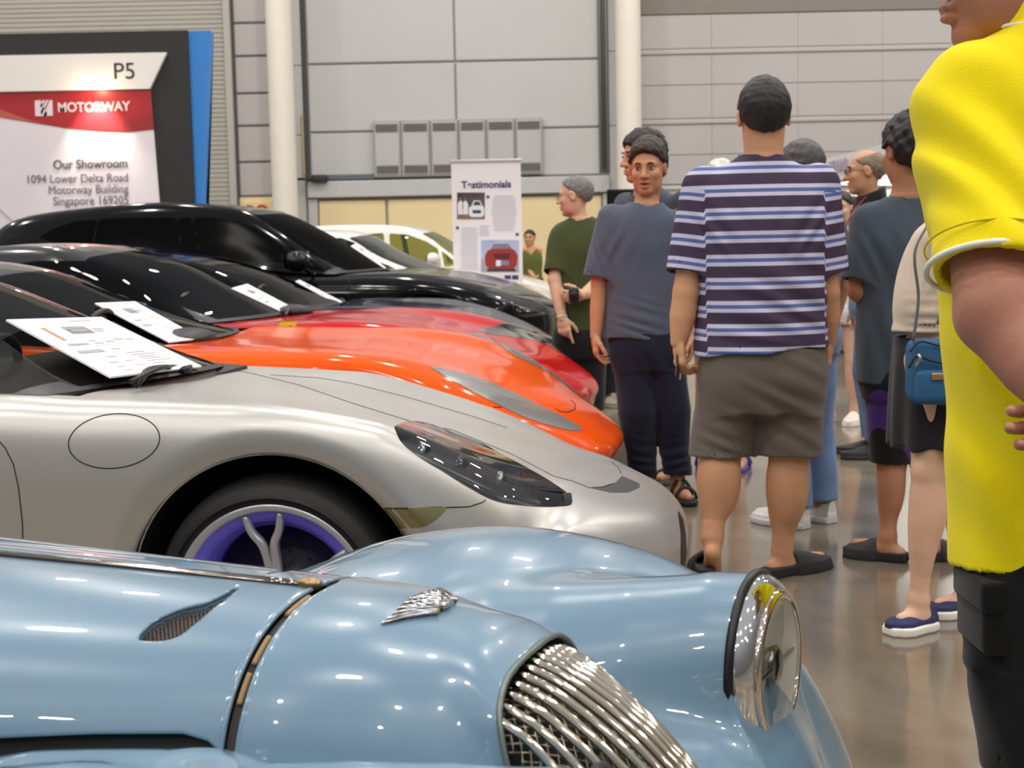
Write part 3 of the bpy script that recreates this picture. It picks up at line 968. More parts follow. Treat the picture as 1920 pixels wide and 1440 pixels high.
def build_body(car, rows, nu=150, nv=111, shear=0.0, wheels=(), tub=None, wheel_kw=None, lamp=None, lamp_inset=0.03, lamp_housing=None, lamp_lens=None, seams=(), arch_flare=0.018,
               cuts=(), lamp_both=True, seam_px=1.3, name='body'):
    V, F = loft(rows, nu, nv, shear)
    w = max(r[4][1] for r in rows)
    for (aw, zw, R) in wheels:                      # arch edges turn inward
        r = np.hypot(V[:, 0] - aw, V[:, 2] - zw)
        t = np.clip((R + 0.085 - r) / 0.085, 0, 1)
        sel = np.abs(V[:, 1]) > 0.45
        V[:, 1] -= np.where(sel, np.sign(V[:, 1]) * arch_flare * t ** 2, 0)
    for (aw, zw, R) in wheels:
        d = np.where(np.abs(V[:, 1]) > 0.5, np.hypot(V[:, 0] - aw, V[:, 2] - zw) - R, 1.0)
        _, (V, F) = split(V, F, d)
    if tub is not None:                             # cabin opening
        a0, a1, hw = tub
        d = np.maximum(np.maximum(V[:, 0] - a0, a1 - V[:, 0]), np.abs(V[:, 1]) - hw)
        d = np.where(V[:, 2] > 0.45, d, 1.0)
        _, (V, F) = split(V, F, d)
        zt = tub_z = 0.30
        b, f = box(a1, a0, -hw, hw, zt, zt + 0.02)
        car.part('cabin_floor', b, f, INSIDE, smooth=False)
        walls = [box(a1, a0, s * hw - 0.01, s * hw + 0.01, zt, rows[0][3][2] - 0.06) for s in (-1, 1)] + [box(a1 - .01, a1 + .01, -hw, hw, zt, 0.85)]
        car.part('cabin_lining', *join(walls), INSIDE, smooth=False)
    out = {}
    if lamp is not None:
        d = car.sides(V, lambda p: sdpoly(p, lamp), lamp_both)
        (lv, lf), (V, F) = split(V, F, d)
        out['lamps'] = solidlens(car, lv, lf, lamp_inset, housing=lamp_housing or LAMPDARK, lens=lamp_lens or LENS)
    for nm, poly, mm, both in cuts:
        d = car.sides(V, lambda p: sdpoly(p, poly), both)
        (lv, lf), (V, F) = split(V, F, d)
        for c_ in components(lf):
            out[nm] = car.part(nm, *compact(lv, c_), mm)
    bvh = car.bvh(V, F)
    for i, (line, both) in enumerate(seams):
        for q in car.cast(bvh, line):
            for sg in ((1, -1) if both else (1,)):
                Q = q.copy()
                if sg < 0: Q[:, 1] *= -1; Q[:, 2] -= (shear(Q[:, 0]) if callable(shear) else shear) * (Q[:, 1] * 2)
                car.part('panel_seam', *tube(Q, seam_px * 0.001 * 1.5, 6), SEAM)
    car.bv = bvh
    car.part(name, V, F, car.paint)
    for (aw, zw, R) in wheels:
        for s in (-1, 1):
            n = 40
            pr = [((R + 0.004) * math.cos(t), (R + 0.004) * math.sin(t)) for t in np.linspace(-0.4, math.pi + 0.4, n)]
            Vv = [(aw + x, s * (w - 0.03), zw + z) for x, z in pr] + [(aw + x, s * 0.5, zw + z) for x, z in pr]
            Ff = [[i, i + 1, i + 1 + n, i + n] for i in range(n - 1)] + [[n + i for i in range(n)]]
            car.part('wheel_arch_liner', np.array(Vv), Ff, UNDER)
            wheel(car, aw, s * (w - 0.145), zw, side=s, **wheel_kw)
    a0, a1 = rows[0][0][0], max(r[0][0] for r in rows)
    car.part('underbody', *rbox(a0 + 0.05, a1 - 0.25, -w * 0.5, w * 0.5, 0.13, 0.24, 0.02, 1), UNDER, smooth=False)
    return out

def build_cabin(car, rows, hdr, tail, rail=2.0, shear=0.0, glass=GLASS, roof=None, win=None, nu=120, nv=81, wmargin=(0.12, 0.10), pillar=None,
                rear_glass=True, win_both=True, pillars=()):
    """rows front to rear, points centre, mid, rail, side, belt"""
    V, F = loft(rows, nu, nv, shear)
    F = [list(f)[::-1] for f in F]
    car.gbv = car.bvh(V, F)
    roof = roof or car.paint
    av = np.abs(V[:, 4])
    d = np.maximum(np.maximum(V[:, 3] - (hdr - wmargin[0]), av - (rail - wmargin[1])), 0.1 - V[:, 3])
    (lv, lf), (V, F) = split(V, F, d)
    car.part('windscreen', lv, lf, glass)
    (sv, sf), (V, F) = split(V, F, np.maximum(V[:, 3] - 0.3, np.abs(V[:, 4]) - (rail + 2)))
    car.part('windscreen_base', sv, sf, BLACK)
    av = np.abs(V[:, 4])
    if rear_glass:
        d = np.maximum(tail + 0.1 - V[:, 3], np.abs(V[:, 4]) - (rail - 0.1))
        d = np.maximum(d, V[:, 3] - (len(rows) - 1.15))
        (lv, lf), (V, F) = split(V, F, d)
        car.part('rear_screen', lv, lf, glass)
    if win is not None:
        d = car.sides(V, lambda p: sdpoly(p, win), win_both, 0.25)
        d = np.where(np.abs(V[:, 4]) > rail - 0.5, d, 1e3)
        for pl in pillars:
            d = np.maximum(d, -(car.sides(V, lambda p: sdline(p, pl[0]), win_both, 0.25) - pl[1]))
        (lv, lf), (V, F) = split(V, F, d)
        for sgn in (-1, 1):
            ids = [f for f in lf if np.mean(lv[f, 1]) * sgn > 0]
            if ids: car.part('side_window', *compact(lv, ids), glass)
    cs = components(F)
    for i, c_ in enumerate(cs):
        car.part('roof' if i == 0 else 'window_trim', *compact(V, c_), roof)

def crow(a, zc, lr, zr, lb, zb, sweep=0.0, bulge=0.02):
    p = [(0, zc), (lr * 0.6, zc - 0.30 * (zc - zr)), (lr, zr), ((lr + lb) / 2 + bulge, (zr + zb) / 2), (lb, zb)]
    return [(a - sweep * (l / 0.7) ** 2, l, z) for l, z in p]

def mirror_part(car, a, l, z, s, m, sc=1.0, arm_to=None):
    V, F = nets(lambda P: smax(ellip(P, (0, 0, 0), (0.085, 0.125, 0.075)), -(P[:, 0] + 0.055), 0.03), (-.12, -.16, -.11), (.12, .16, .11), 0.012)
    o = car.part('wing_mirror', V * sc + (a, l, z), F, m)
    P = spline([(a + 0.03, l + 0.05 * -s, z - 0.04), (a + 0.06, l - s * 0.12, z - 0.09), (a + 0.08, l - s * 0.22, z - 0.12)], 8)
    car.part('mirror_arm', *tube(P, 0.018, 8), m, o)
    V, F = lathe([(0, 0), (0.1, 0.0)], 20, 'x', (0, 0, 0))
    car.part('mirror_glass', V * (1, 1.05 * sc, 0.6 * sc) + (a - 0.058 * sc, l, z), F, CHROME_D, o)
    return o
def wiper(car, pts, nm='wiper', r=0.009):
    o = car.part(nm, *tube(spline(pts, 14), r, 8), BLACK)
    return o
def seat(car, a, l, z, m, badge=None):
    e = bpy.data.objects.new('seat', None); e.location = (a, l, z); link(e, car.root)
    mesh('cushion', *rbox(-.25, .27, -.24, .24, 0, .16, .05, 3), m, e)
    V, F = rbox(-.07, .07, -.23, .23, 0, .56, .06, 3)
    V[:, 0] -= V[:, 2] * 0.35 - 0.02; V[:, 0] -= 0.24; V[:, 2] += 0.1
    V[:, 1] *= 1 - 0.35 * np.clip((V[:, 2] - .35) / .3, 0, 1)
    mesh('backrest', V, F, m, e)
    V, F = rbox(-.05, .05, -.12, .12, 0, .19, .045, 3)
    V[:, 0] -= V[:, 2] * 0.2 + 0.44; V[:, 2] += 0.63
    h = mesh('headrest', V, F, m, e)
    if badge is not None:
        V, F = lathe([(0, 0.0), (0.05, 0.0)], 18, 'x')
        mesh('headrest_badge', V * (1, .8, 1.25) + (-.40 + 0.025, 0, .735), F, badge, h)
    return e
def steering(car, a, l, z):
    t = np.linspace(0, 2 * math.pi, 33)[:-1]
    ring = np.stack([0.06 * np.sin(t) - 0.0, 0.18 * np.cos(t), 0.17 * np.sin(t)], 1) + (a, l, z)
    V, F = join([tube(ring, 0.016, 8, closed=True), rbox(a - .02, a + .03, l - .17, l + .17, z - .025, z + .025, .012, 1), rbox(a - .02, a + .03, l - .03, l + .03, z - .16, z, .012, 1)])
    car.part('steering_wheel', V, F, BLACK)

def on_glass(car, pix, ls, gap=0.05):
    out = []
    for (px, py), l in zip(pix, ls):
        h = car.hit(car.gbv, px, py)
        d = ray(px, py)
        d = unit((d @ car.fr.f, d @ car.fr.l, d[2]))
        if h is None:
            a, z = car.fr.L(px, py, l)
            out.append(np.array((a, l, z)))
        else:
            out.append(h[0] - d * gap)
    return out
def board(car, name, corners, label, crest_col, dark=True):
    """printed foam board leaning on a windscreen: corners near-top, far-top, far-bottom, near-bottom (car frame)"""
    c = np.array(corners, float)
    X0 = car.fr.o + np.outer(c[:, 0], car.fr.f) + np.outer(c[:, 1], car.fr.l) + np.outer(c[:, 2], [0, 0, 1])
    base = X0.mean(0)
    A = X0 - base
    n = unit(np.cross(A[1] - A[0], A[3] - A[0]))
    if n[2] < 0: n = -n
    e = empty(name, base, 0, label, 'signboard', 'price boards on the windscreens')
    def bil(u, v, h=0.0):
        return (A[0] * (1 - u) * (1 - v) + A[1] * u * (1 - v) + A[2] * u * v + A[3] * (1 - u) * v) + n * h
    def quad(u0, v0, u1, v1, h0, h1):
        P = [bil(u, v, h) for h in (h0, h1) for u, v in ((u0, v0), (u1, v0), (u1, v1), (u0, v1))]
        return np.array(P), [[3, 2, 1, 0], [4, 5, 6, 7], [0, 1, 5, 4], [1, 2, 6, 5], [2, 3, 7, 6], [3, 0, 4, 7]]
    n_ = 14
    g_ = [bil(i / n_, k / n_, h) for h in (0, -.006) for i in range(n_ + 1) for k in range(n_ + 1)]
    q_ = gridfaces(n_ + 1, n_ + 1)
    t_ = (n_ + 1) ** 2
    ring = [k for k in range(n_ + 1)] + [i * (n_ + 1) + n_ for i in range(1, n_ + 1)] + [n_ * (n_ + 1) + k for k in range(n_ - 1, -1, -1)] + [i * (n_ + 1) for i in range(n_ - 1, 0, -1)]
    f_ = q_.tolist() + (q_[:, ::-1] + t_).tolist() + [[a, b, b + t_, a + t_] for a, b in zip(ring, ring[1:] + ring[:1])]
    mesh('board', np.array(g_), f_, mat('foam_board', (238, 235, 236), 0.5), e, False)
    ink = mat('board_ink', (184, 182, 186), 0.5)
    mesh('headline_box', *quad(.36, .17, .60, .30, 0.0004, 0.0012), mat('board_box', (116, 116, 120), 0.5), e, False)
    mesh('crest', *quad(.155, .17, .20, .40, 0.0004, 0.0012), mat(crest_col[0], crest_col[1], 0.5), e, False)
    L = [(.36, .195, .58, .205), (.40, .235, .56, .25), (.63, .21, .76, .235), (.63, .25, .74, .275), (.55, .06, .80, .075), (.38, .42, .46, .44), (.40, .46, .5, .485), (.54, .44, .62, .47), (.66, .41, .76, .44), (.78, .42, .86, .455),
         (.45, .58, .55, .60), (.27, .70, .37, .715), (.53, .66, .73, .675), (.53, .70, .80, .715), (.56, .74, .76, .755), (.56, .78, .78, .79), (.58, .82, .84, .83), (.2, .79, .30, .805), (.37, .79, .46, .80),
         (.2, .87, .28, .88), (.4, .87, .50, .88), (.58, .87, .74, .88), (.2, .93, .30, .94), (.42, .94, .54, .95), (.36, .51, .84, .516)]
    mesh('print', *join([quad(*q, 0.0014, 0.0018) for q in L]), ink, e, False)
    T = [(.13, .46, .33, .49), (.10, .58, .35, .625)]
    mesh('title_print', *join([quad(*q, 0.0014, 0.0018) for q in T]), mat('board_ink_dark', (158, 156, 160), 0.5), e, False)
    return e
# ---- silver satin sports car
SAT = mat('satin_silver', (186, 184, 180), 0.36, 0.6, coat=0.25, coat_rough=0.22, spec=0.5)
P = Car('silver_sports_car', 0.51, 4.47, 8, 'satin silver sports car with purple-lipped wheel, behind the pale blue car', SAT)
SH = lambda a: np.interp(a, [-1.6, -1.2, -.75, 0], [.03, .04, .085, .07])
R_ = [row(-4.1, .80, .80, .76, .84), row(-3.6, .86, .87, .84, .90), row(-2.6, .86, .87, .84, .895, .64), row(-1.9, .865, .872, .845, .89, .66), row(-1.62, .862, .862, .835, .89, .66),
      row(-1.31, .836, .846, .825, .893, .66, dip=.006), row(-1.11, .812, .828, .812, .897, .665, dip=.012), row(-.91, .776, .785, .775, .897, .67, dip=.014, sweep=.0),
      row(-.72, .722, .736, .725, .893, .67, dip=.012, sweep=.01), row(-.52, .655, .662, .645, .885, .66, sweep=.04, dip=.01), row(-.33, .596, .592, .56, .87, .64, sweep=.10),
      row(-.17, .545, .545, .47, .85, .62, sweep=.19, zsill=.2), nose(-.03, .475, .84, .28, .19), nose(.035, .39, .83, .31, .17), nose(.04, .30, .82, .31, .16), nose(.02, .19, .82, .31, .15)]
LP = spline([(739, 800), (760, 791), (800, 793), (850, 811), (900, 830), (950, 857), (1000, 884), (1040, 908), (1068, 930), (1074, 944), (1040, 950), (980, 948), (930, 940), (880, 915), (830, 884), (780, 853), (750, 826), (739, 800)], 60)[:-1]
FL = [(214 + 85.5 * math.cos(t), 827 + 51 * math.sin(t) - 6 * math.cos(t)) for t in np.linspace(0, 2 * math.pi, 49)]
o = build_body(P, R_, 260, 191, SH, wheels=[(-1.054, .335, .405), (-3.50, .335, .41)], tub=(-1.66, -2.9, .70),
    wheel_kw=dict(R=.338, rimR=.27, w=.25, spokes=5, face=mat('wheel_silver', (190, 190, 196), 0.3, 0.6), barrel=mat('wheel_purple', (112, 100, 232), 0.4, 0.1)),
    lamp=LP, lamp_inset=0.045, lamp_both=False,
    cuts=[('hood_slot', [(1105, 915), (1128, 914), (1152, 906), (1166, 893), (1160, 878), (1147, 866), (1156, 864), (1180, 878), (1198, 900), (1200, 914), (1178, 924), (1145, 924)], mat('slot_mesh', (62, 62, 62), 0.5, bump=1.0, bscale=300), False),
          ('side_marker', spline([(700, 956), (770, 953), (838, 953), (822, 972), (795, 988), (760, 991), (722, 988), (708, 970)], 30), mat('marker_lens', (120, 112, 70), 0.12, 0.2, coat=1), True),  # clear lens, its yellowish reflection put into the base colour
          ('bumper_side_inlet', [(1268, 938), (1279, 962), (1286, 1000), (1292, 1100), (1276, 1100), (1276, 1000)], BLACK, False)],
    seams=[(FL, True), ([(-10, 818), (10, 840), (25, 870), (35, 915), (42, 980), (44, 1040)], True),
           ([(690, 953), (800, 953), (880, 950), (905, 942), (916, 932)], True), ([(412, 690), (470, 700), (560, 722), (660, 756), (763, 788), (850, 807), (960, 852), (1038, 893), (1075, 903), (1105, 915)], False), ([(507, 703), (600, 709), (660, 719), (760, 744), (880, 779), (950, 802)], False), ([(1105, 915), (1130, 913), (1155, 905), (1166, 893), (1160, 878), (1147, 866)], False)], arch_flare=0.03, seam_px=1.15)
# lamp internals
for obj, bowl, N in o['lamps']:
    sgn = -1 if bowl[:, 1].mean() < 0 else 1
    c = bowl.mean(0)
    for k, (da, dl, dz, r) in enumerate(((-.13, .02, .035, .036), (-.03, -.01, -.012, .042), (.075, -.05, -.05, .030))):
        q = np.array([c[0] + da, c[1] - sgn * dl * -1, c[2] + dz + .012])
        V, F = lathe([(r, 0), (r * 1.08, .012), (r * .92, .022), (r * .8, .004), (0, .014)], 28, 'x', q)
        P.part('lamp_projector', V, F, (CHROME_D, mat('projector_glass', (60, 62, 70), 0.04, 0.5, coat=1), CHROME_D)[k], obj)
    for dz in (0.02, -0.02):
        V, F = rbox(c[0] - .02, c[0] + .11, c[1] - .03, c[1] + .03, c[2] + dz - .04, c[2] + dz - .028, .004, 1)
        V[:, 2] -= (V[:, 0] - c[0]) * 0.45
        P.part('lamp_light_bar', V, F, mat('light_bar', (210, 212, 214), 0.2, 0.4), obj)
# headlamp washer stub
V, F = lathe([(0, .03), (.012, .028), (.014, .0), (.02, -.01)], 14, 'z', (-.275, -.66, .575))
P.part('washer_cap', V, F, BLACK)
C_ = [crow(-1.57, .885, .62, .872, .735, .868, sweep=.16), crow(-1.80, .985, .58, .955, .72, .885, sweep=.25), crow(-2.10, 1.115, .55, 1.07, .72, .89, sweep=.26), crow(-2.42, 1.225, .53, 1.17, .735, .89, sweep=.20),
      crow(-2.85, 1.275, .52, 1.22, .74, .89, sweep=.06), crow(-3.1, 1.25, .50, 1.21, .74, .88), crow(-3.7, 1.06, .46, 1.02, .72, .86), crow(-4.2, .83, .42, .80, .66, .76)]
build_cabin(P, C_, 3.0, 5.0, shear=SH, glass=GLASS, win=[(-400, 380), (-60, 500), (60, 596), (150, 658), (212, 706), (200, 716), (0, 744), (-400, 760)], wmargin=(.1, .13))
V, F = nets(lambda Q: smax(ellip(Q, (0, 0, 0), (.45, .72, .16)), -(Q[:, 2] + .04), .03), (-.5, -.8, -.1), (.5, .8, .2), .03)
P.part('dashboard', V + (-1.98, 0, .80), F, mat('dash_brown', (64, 42, 40), 0.6, var=0.1))
LR = mat('seat_wine', (84, 50, 50), 0.6, var=0.1, bump=.3, bscale=200)
LG = mat('seat_grey', (96, 106, 106), 0.55, var=0.08)
for l in (-.36, .36):
    seat(P, -2.55, l, .34, LG, mat('crest_red', (168, 52, 40), 0.5))
steering(P, -2.12, -.36, .86)
V, F = rbox(-2.3, -1.7, -.70, -.66, .72, .87, .02, 2)
P.part('door_panel', V, F, LR)
# wipers and cowl
P.part('cowl', *prism([(-1.74, .872), (-1.58, .858), (-1.58, .84), (-1.74, .84)], -.55, .55), BLACK, smooth=False)
cf = lambda px, py, l: np.array([P.fr.L(px, py, l)[0], l, P.fr.L(px, py, l)[1]])
wiper(P, [cf(255, 722, -.52), cf(268, 706, -.45), cf(275, 696, -.36), cf(300, 690, -.20), cf(345, 690, .0), cf(385, 688, .25)], r=.011)
wiper(P, [cf(245, 716, -.55), cf(290, 694, -.4), cf(330, 692, .1)], 'wiper_blade', r=.008)
wiper(P, [cf(345, 694, -.1), cf(365, 690, .1), cf(372, 695, .2)], r=.014)
board(P, 'price_board', on_glass(P, [(12, 599), (190, 594), (378, 686), (207, 706)], (-.40, .19, .19, -.40), .11), 'large white printed board on the silver car windscreen', ('crest_brown', (176, 132, 96)))
# ---- glossy orange sports car
WK = dict(R=.345, rimR=.27, w=.26, spokes=5, face=mat('wheel_dark', (50, 50, 54), 0.3, 0.6), barrel=UNDER)
def paint(name, col, rough=0.12, coat=0.2, **k):
    return mat(name, col, rough, 0.0, coat=coat, coat_rough=0.02, spec=0.10, **k)
O = Car('orange_sports_car', 0.49, 6.55, 10, 'glossy orange sports car with grey almond headlamp, between silver and red cars', paint('gloss_orange', (236, 84, 18)))
R_ = [row(-4.4, .86, .86, .80, .88), row(-3.9, .92, .94, .90, .95), row(-2.9, .88, .90, .86, .95, .66), row(-2.2, .835, .86, .83, .945, .68), row(-1.9, .85, .866, .83, .945, .68), row(-1.43, .834, .855, .82, .945, .69, dip=.006),
      row(-1.19, .826, .85, .82, .95, .70, dip=.01), row(-1.0, .806, .835, .80, .95, .70, dip=.012), row(-.80, .776, .80, .755, .945, .70, dip=.012, sweep=.01), row(-.6, .725, .735, .69, .94, .69, dip=.01, sweep=.03),
      row(-.40, .643, .642, .585, .925, .68, sweep=.09), row(-.22, .545, .53, .47, .90, .66, sweep=.17), nose(-.05, .42, .85, .38, .2), nose(.01, .35, .84, .42, .2), nose(-.03, .27, .82, .40, .2), nose(-.1, .17, .8, .36, .14)]
LPO = spline([(803, 687), (830, 691), (870, 700), (910, 713), (960, 735), (1010, 759), (1060, 784), (1093, 806), (1075, 808), (1035, 799), (985, 783), (930, 757), (880, 731), (840, 709), (803, 687)], 50)[:-1]
o = build_body(O, R_, 200, 151, 0.0, wheels=[(-1.02, .345, .41), (-3.62, .345, .42)], tub=(-2.0, -3.2, .70), wheel_kw=WK, lamp=LPO, lamp_inset=.02, lamp_lens=mat('lamp_smoke_lens', (150, 149, 147), 0.25, 0.35, coat=.6),
    seams=[([(1040, 765), (1051, 772), (1066, 773), (1078, 767), (1078, 757), (1070, 751)], False), ([(925, 763), (945, 764), (960, 755)], True)], seam_px=1.8)
C_ = [crow(-1.93, .86, .60, .855, .74, .865, sweep=.18), crow(-2.20, .955, .57, .925, .75, .87, sweep=.24), crow(-2.52, 1.065, .54, 1.025, .76, .875, sweep=.25), crow(-2.90, 1.205, .50, 1.155, .77, .88, sweep=.18),
      crow(-3.3, 1.255, .48, 1.20, .77, .89, sweep=.06), crow(-3.7, 1.2, .46, 1.15, .74, .89), crow(-4.2, 1.0, .42, .95, .66, .86)]
build_cabin(O, C_, 3.0, 4.6, glass=GLASS_D, roof=mat('gloss_black_roof', (14, 14, 15), 0.2, coat=1.0), win=[(-400, 540), (0, 530), (60, 545), (130, 578), (200, 620), (260, 650), (-400, 660)], wmargin=(.1, .1))
seat(O, -2.85, -.38, .3, INSIDE); seat(O, -2.85, .38, .3, INSIDE); steering(O, -2.4, -.38, .84)
co = lambda px, py, l: np.array([O.fr.L(px, py, l)[0], l, O.fr.L(px, py, l)[1]])
V, F = nets(lambda Q: smax(ellip(Q, (0, 0, 0), (.13, .22, .055)), -(Q[:, 2] + .02), .02), (-.2, -.3, -.05), (.2, .3, .1), .015)
O.part('wiper_cowl', V + co(348, 636, -.15), F, BLACK)
wiper(O, [co(308, 645, -.3), co(325, 634, -.22), co(350, 627, -.1), co(383, 634, .1)], r=.014)
board(O, 'price_board', on_glass(O, [(178, 568), (253, 565), (378, 634), (318, 641)], (-.20, .25, .25, -.20), .07), 'white printed board on the orange car windscreen', ('crest_olive', (202, 192, 120)))

# ---- red grand tourer with black roof
R = Car('red_grand_tourer', 0.50, 8.65, 10, 'glossy red sports car with black roof and yellow fender badge', paint('gloss_red', (186, 3, 16)))
R_ = [row(-4.8, .92, .92, .84, .88), row(-4.3, .96, .98, .93, .94), row(-3.4, .90, .90, .86, .95, .68), row(-2.4, .84, .85, .82, .945, .68), row(-1.98, .846, .85, .815, .945, .68), row(-1.73, .862, .85, .815, .945, .68), row(-1.38, .854, .862, .825, .95, .69, dip=.01),
      row(-1.04, .808, .835, .80, .95, .69, dip=.014), row(-.72, .732, .772, .735, .945, .69, dip=.01, sweep=.02), row(-.45, .652, .685, .64, .93, .68, sweep=.07), row(-.24, .565, .575, .52, .90, .66, sweep=.15),
      nose(-.05, .45, .87, .36, .2), nose(.01, .37, .86, .40, .2), nose(-.01, .30, .85, .38, .19), nose(-.04, .18, .84, .36, .15)]
LPR = [(868, 628), (885, 624), (905, 630), (940, 644), (980, 664), (1015, 685), (1045, 703), (1040, 708), (1005, 703), (975, 697), (945, 690), (922, 675), (895, 648)]
o = build_body(R, R_, 180, 141, 0.0, wheels=[(-1.06, .35, .42), (-3.95, .35, .43)], tub=(-2.05, -3.9, .70), wheel_kw=WK, lamp=LPR, lamp_inset=.03, lamp_housing=mat('lamp_bright', (190, 190, 190), 0.18, 0.8),
    seams=[([(1045, 695), (1060, 688), (1063, 680)], False), ([(1105, 735), (1103, 760), (1107, 790)], False)], seam_px=1.8)
C_ = [crow(-2.0, .855, .62, .852, .76, .85, sweep=.18), crow(-2.33, 1.025, .59, .975, .77, .855, sweep=.24), crow(-2.66, 1.19, .56, 1.13, .78, .86, sweep=.22), crow(-2.98, 1.285, .53, 1.23, .785, .865, sweep=.14),
      crow(-3.3, 1.333, .52, 1.295, .79, .87), crow(-3.75, 1.33, .51, 1.29, .78, .88), crow(-4.2, 1.24, .48, 1.2, .74, .90), crow(-4.75, .97, .44, .95, .66, .90)]
build_cabin(R, C_, 3.0, 5.0, glass=GLASS_D, roof=mat('gloss_black_roof', (14, 14, 15), 0.2, coat=1.0), win=[(-300, 520), (0, 498), (70, 489), (180, 489), (230, 500), (290, 537), (340, 575), (378, 606), (300, 612), (0, 612), (-300, 612)], wmargin=(.08, .08))
seat(R, -3.0, -.38, .3, INSIDE); seat(R, -3.0, .38, .3, INSIDE); steering(R, -2.5, -.38, .84)
cr = lambda px, py, l: np.array([R.fr.L(px, py, l)[0], l, R.fr.L(px, py, l)[1]])
board(R, 'price_board', on_glass(R, [(434, 540), (464, 532), (550, 577), (535, 587)], (-.02, .34, .34, -.02), .07), 'white printed board on the red car windscreen', ('crest_grey', (200, 196, 196)))
V, F = nets(lambda Q: ellip(Q, (0, 0, 0), (.12, .1, .05)), (-.16, -.14, -.07), (.16, .14, .07), .012)
R.part('wiper_hub', V + cr(553, 585, .2), F, BLACK)
wiper(R, [cr(535, 592, .0), cr(545, 580, .15), cr(556, 590, .25)], r=.012)
h = R.hit(R.bv, 541, 631, .004) or (cr(541, 631, -.8), np.array([0, -1, .3]))
V, F = rbox(-.055, .055, -.004, .004, -.05, .05, .01, 2)
V[:, 0] *= 1 - .5 * np.clip((-V[:, 2] - .0) / .05, 0, 1) ** 2
b = R.part('fender_badge', V + (h[0][0], h[0][1] - .006, h[0][2] + .035), F, mat('badge_yellow', (226, 196, 30), 0.35, coat=1))
V, F = nets(lambda Q: smin(smin(bone(Q, (-.012, 0, -.025), (.006, 0, .012), [.006, .010]), bone(Q, (.006, 0, .012), (.018, 0, .022), [.007, .005]), .004), bone(Q, (0, 0, 0), (.018, 0, -.006), .0035), .004), (-.03, -.02, -.04), (.03, .02, .04), .003)
R.part('badge_emblem', V * (1, .5, 1) + (h[0][0], h[0][1] - .011, h[0][2] + .035), F, BLACK, b)

# ---- dark navy sports car
N = Car('navy_sports_car', 0.40, 10.8, 10, 'low dark navy sports car between the red car and the black sport utility', paint('gloss_navy', (12, 14, 40)))
R_ = [row(-4.6, .86, .86, .80, .86), row(-4.0, .92, .94, .90, .93), row(-2.9, .86, .88, .84, .935, .66), row(-2.0, .80, .84, .81, .93, .68), row(-1.75, .815, .84, .81, .93, .68), row(-1.49, .821, .845, .815, .935, .68),
      row(-1.06, .806, .83, .80, .94, .69, dip=.01), row(-.73, .748, .765, .73, .935, .69, sweep=.02), row(-.42, .652, .66, .615, .92, .68, sweep=.08), row(-.2, .575, .565, .51, .89, .66, sweep=.16),
      nose(-.04, .47, .86, .36, .2), nose(.005, .38, .85, .40, .2), nose(-.02, .29, .84, .38, .19), nose(-.05, .18, .82, .36, .15)]
LPN = [(940, 605), (960, 602), (990, 612), (1010, 625), (990, 628), (965, 622)]
build_body(N, R_, 140, 111, 0.0, wheels=[(-1.02, .34, .41), (-3.6, .34, .41)], tub=(-1.85, -3.3, .70), wheel_kw=WK, lamp=LPN, lamp_inset=.02)
C_ = [crow(-1.78, .825, .60, .835, .74, .845, sweep=.16), crow(-2.09, .955, .57, .93, .75, .85, sweep=.15), crow(-2.44, 1.105, .54, 1.07, .76, .86, sweep=.12), crow(-2.8, 1.21, .51, 1.175, .77, .865, sweep=.06),
      crow(-3.2, 1.262, .49, 1.23, .77, .87), crow(-3.55, 1.285, .47, 1.24, .76, .88), crow(-4.3, 1.0, .42, .96, .68, .88)]
build_cabin(N, C_, 3.0, 4.7, glass=GLASS_D, win=[(0, 520), (300, 490), (420, 500), (500, 535), (560, 570), (0, 590)], wmargin=(.08, .08))
seat(N, -2.75, -.38, .3, INSIDE); seat(N, -2.75, .38, .3, INSIDE); steering(N, -2.3, -.38, .82)
cn = lambda px, py, l: np.array([N.fr.L(px, py, l)[0], l, N.fr.L(px, py, l)[1]])
board(N, 'price_board', on_glass(N, [(554, 527), (562, 524.5), (641, 565), (635, 571)], (.10, .46, .46, .10), .07), 'thin edge-on white board on the navy car windscreen', ('crest_grey', (200, 196, 196)))

# ---- tall black sport utility
S = Car('black_sport_utility', 0.43, 13.0, 10, 'tall glossy black sport utility car behind the low sports cars', paint('gloss_black', (15, 15, 16)))
R_ = [row(-5.0, 1.05, 1.05, .98, .93, zsill=.3), row(-4.6, 1.20, 1.20, 1.12, .99, zsill=.3), row(-3.6, 1.13, 1.13, 1.08, 1.0, .72, zsill=.3), row(-2.5, 1.06, 1.06, 1.0, .995, .72, zsill=.3), row(-1.94, 1.03, 1.03, .97, .99, .72, zsill=.3), row(-1.47, 1.04, 1.035, .965, .99, .72, zsill=.3),
      row(-1.07, 1.01, 1.01, .94, .995, .72, zsill=.3), row(-.62, .93, .925, .86, .985, .72, sweep=.03, zsill=.3), row(-.25, .812, .80, .75, .96, .70, sweep=.12, zsill=.3), nose(-.05, .70, .93, .34, .3), nose(0, .60, .92, .36, .3), nose(.0, .45, .92, .36, .28), nose(-.04, .25, .9, .34, .22)]
LPS = [(903, 546), (925, 540), (965, 546), (1005, 562), (1040, 585), (1030, 591), (990, 581), (945, 566), (915, 556)]
build_body(S, R_, 150, 121, 0.0, wheels=[(-1.0, .39, .46), (-4.0, .39, .47)], tub=(-2.0, -4.4, .74), wheel_kw=dict(WK, R=.39, rimR=.3), lamp=LPS, lamp_inset=.03,
    seams=[([(648, 513), (655, 530), (656, 550), (652, 575)], True), ([(655, 517), (750, 514), (850, 520), (930, 535)], True)], seam_px=2.2)
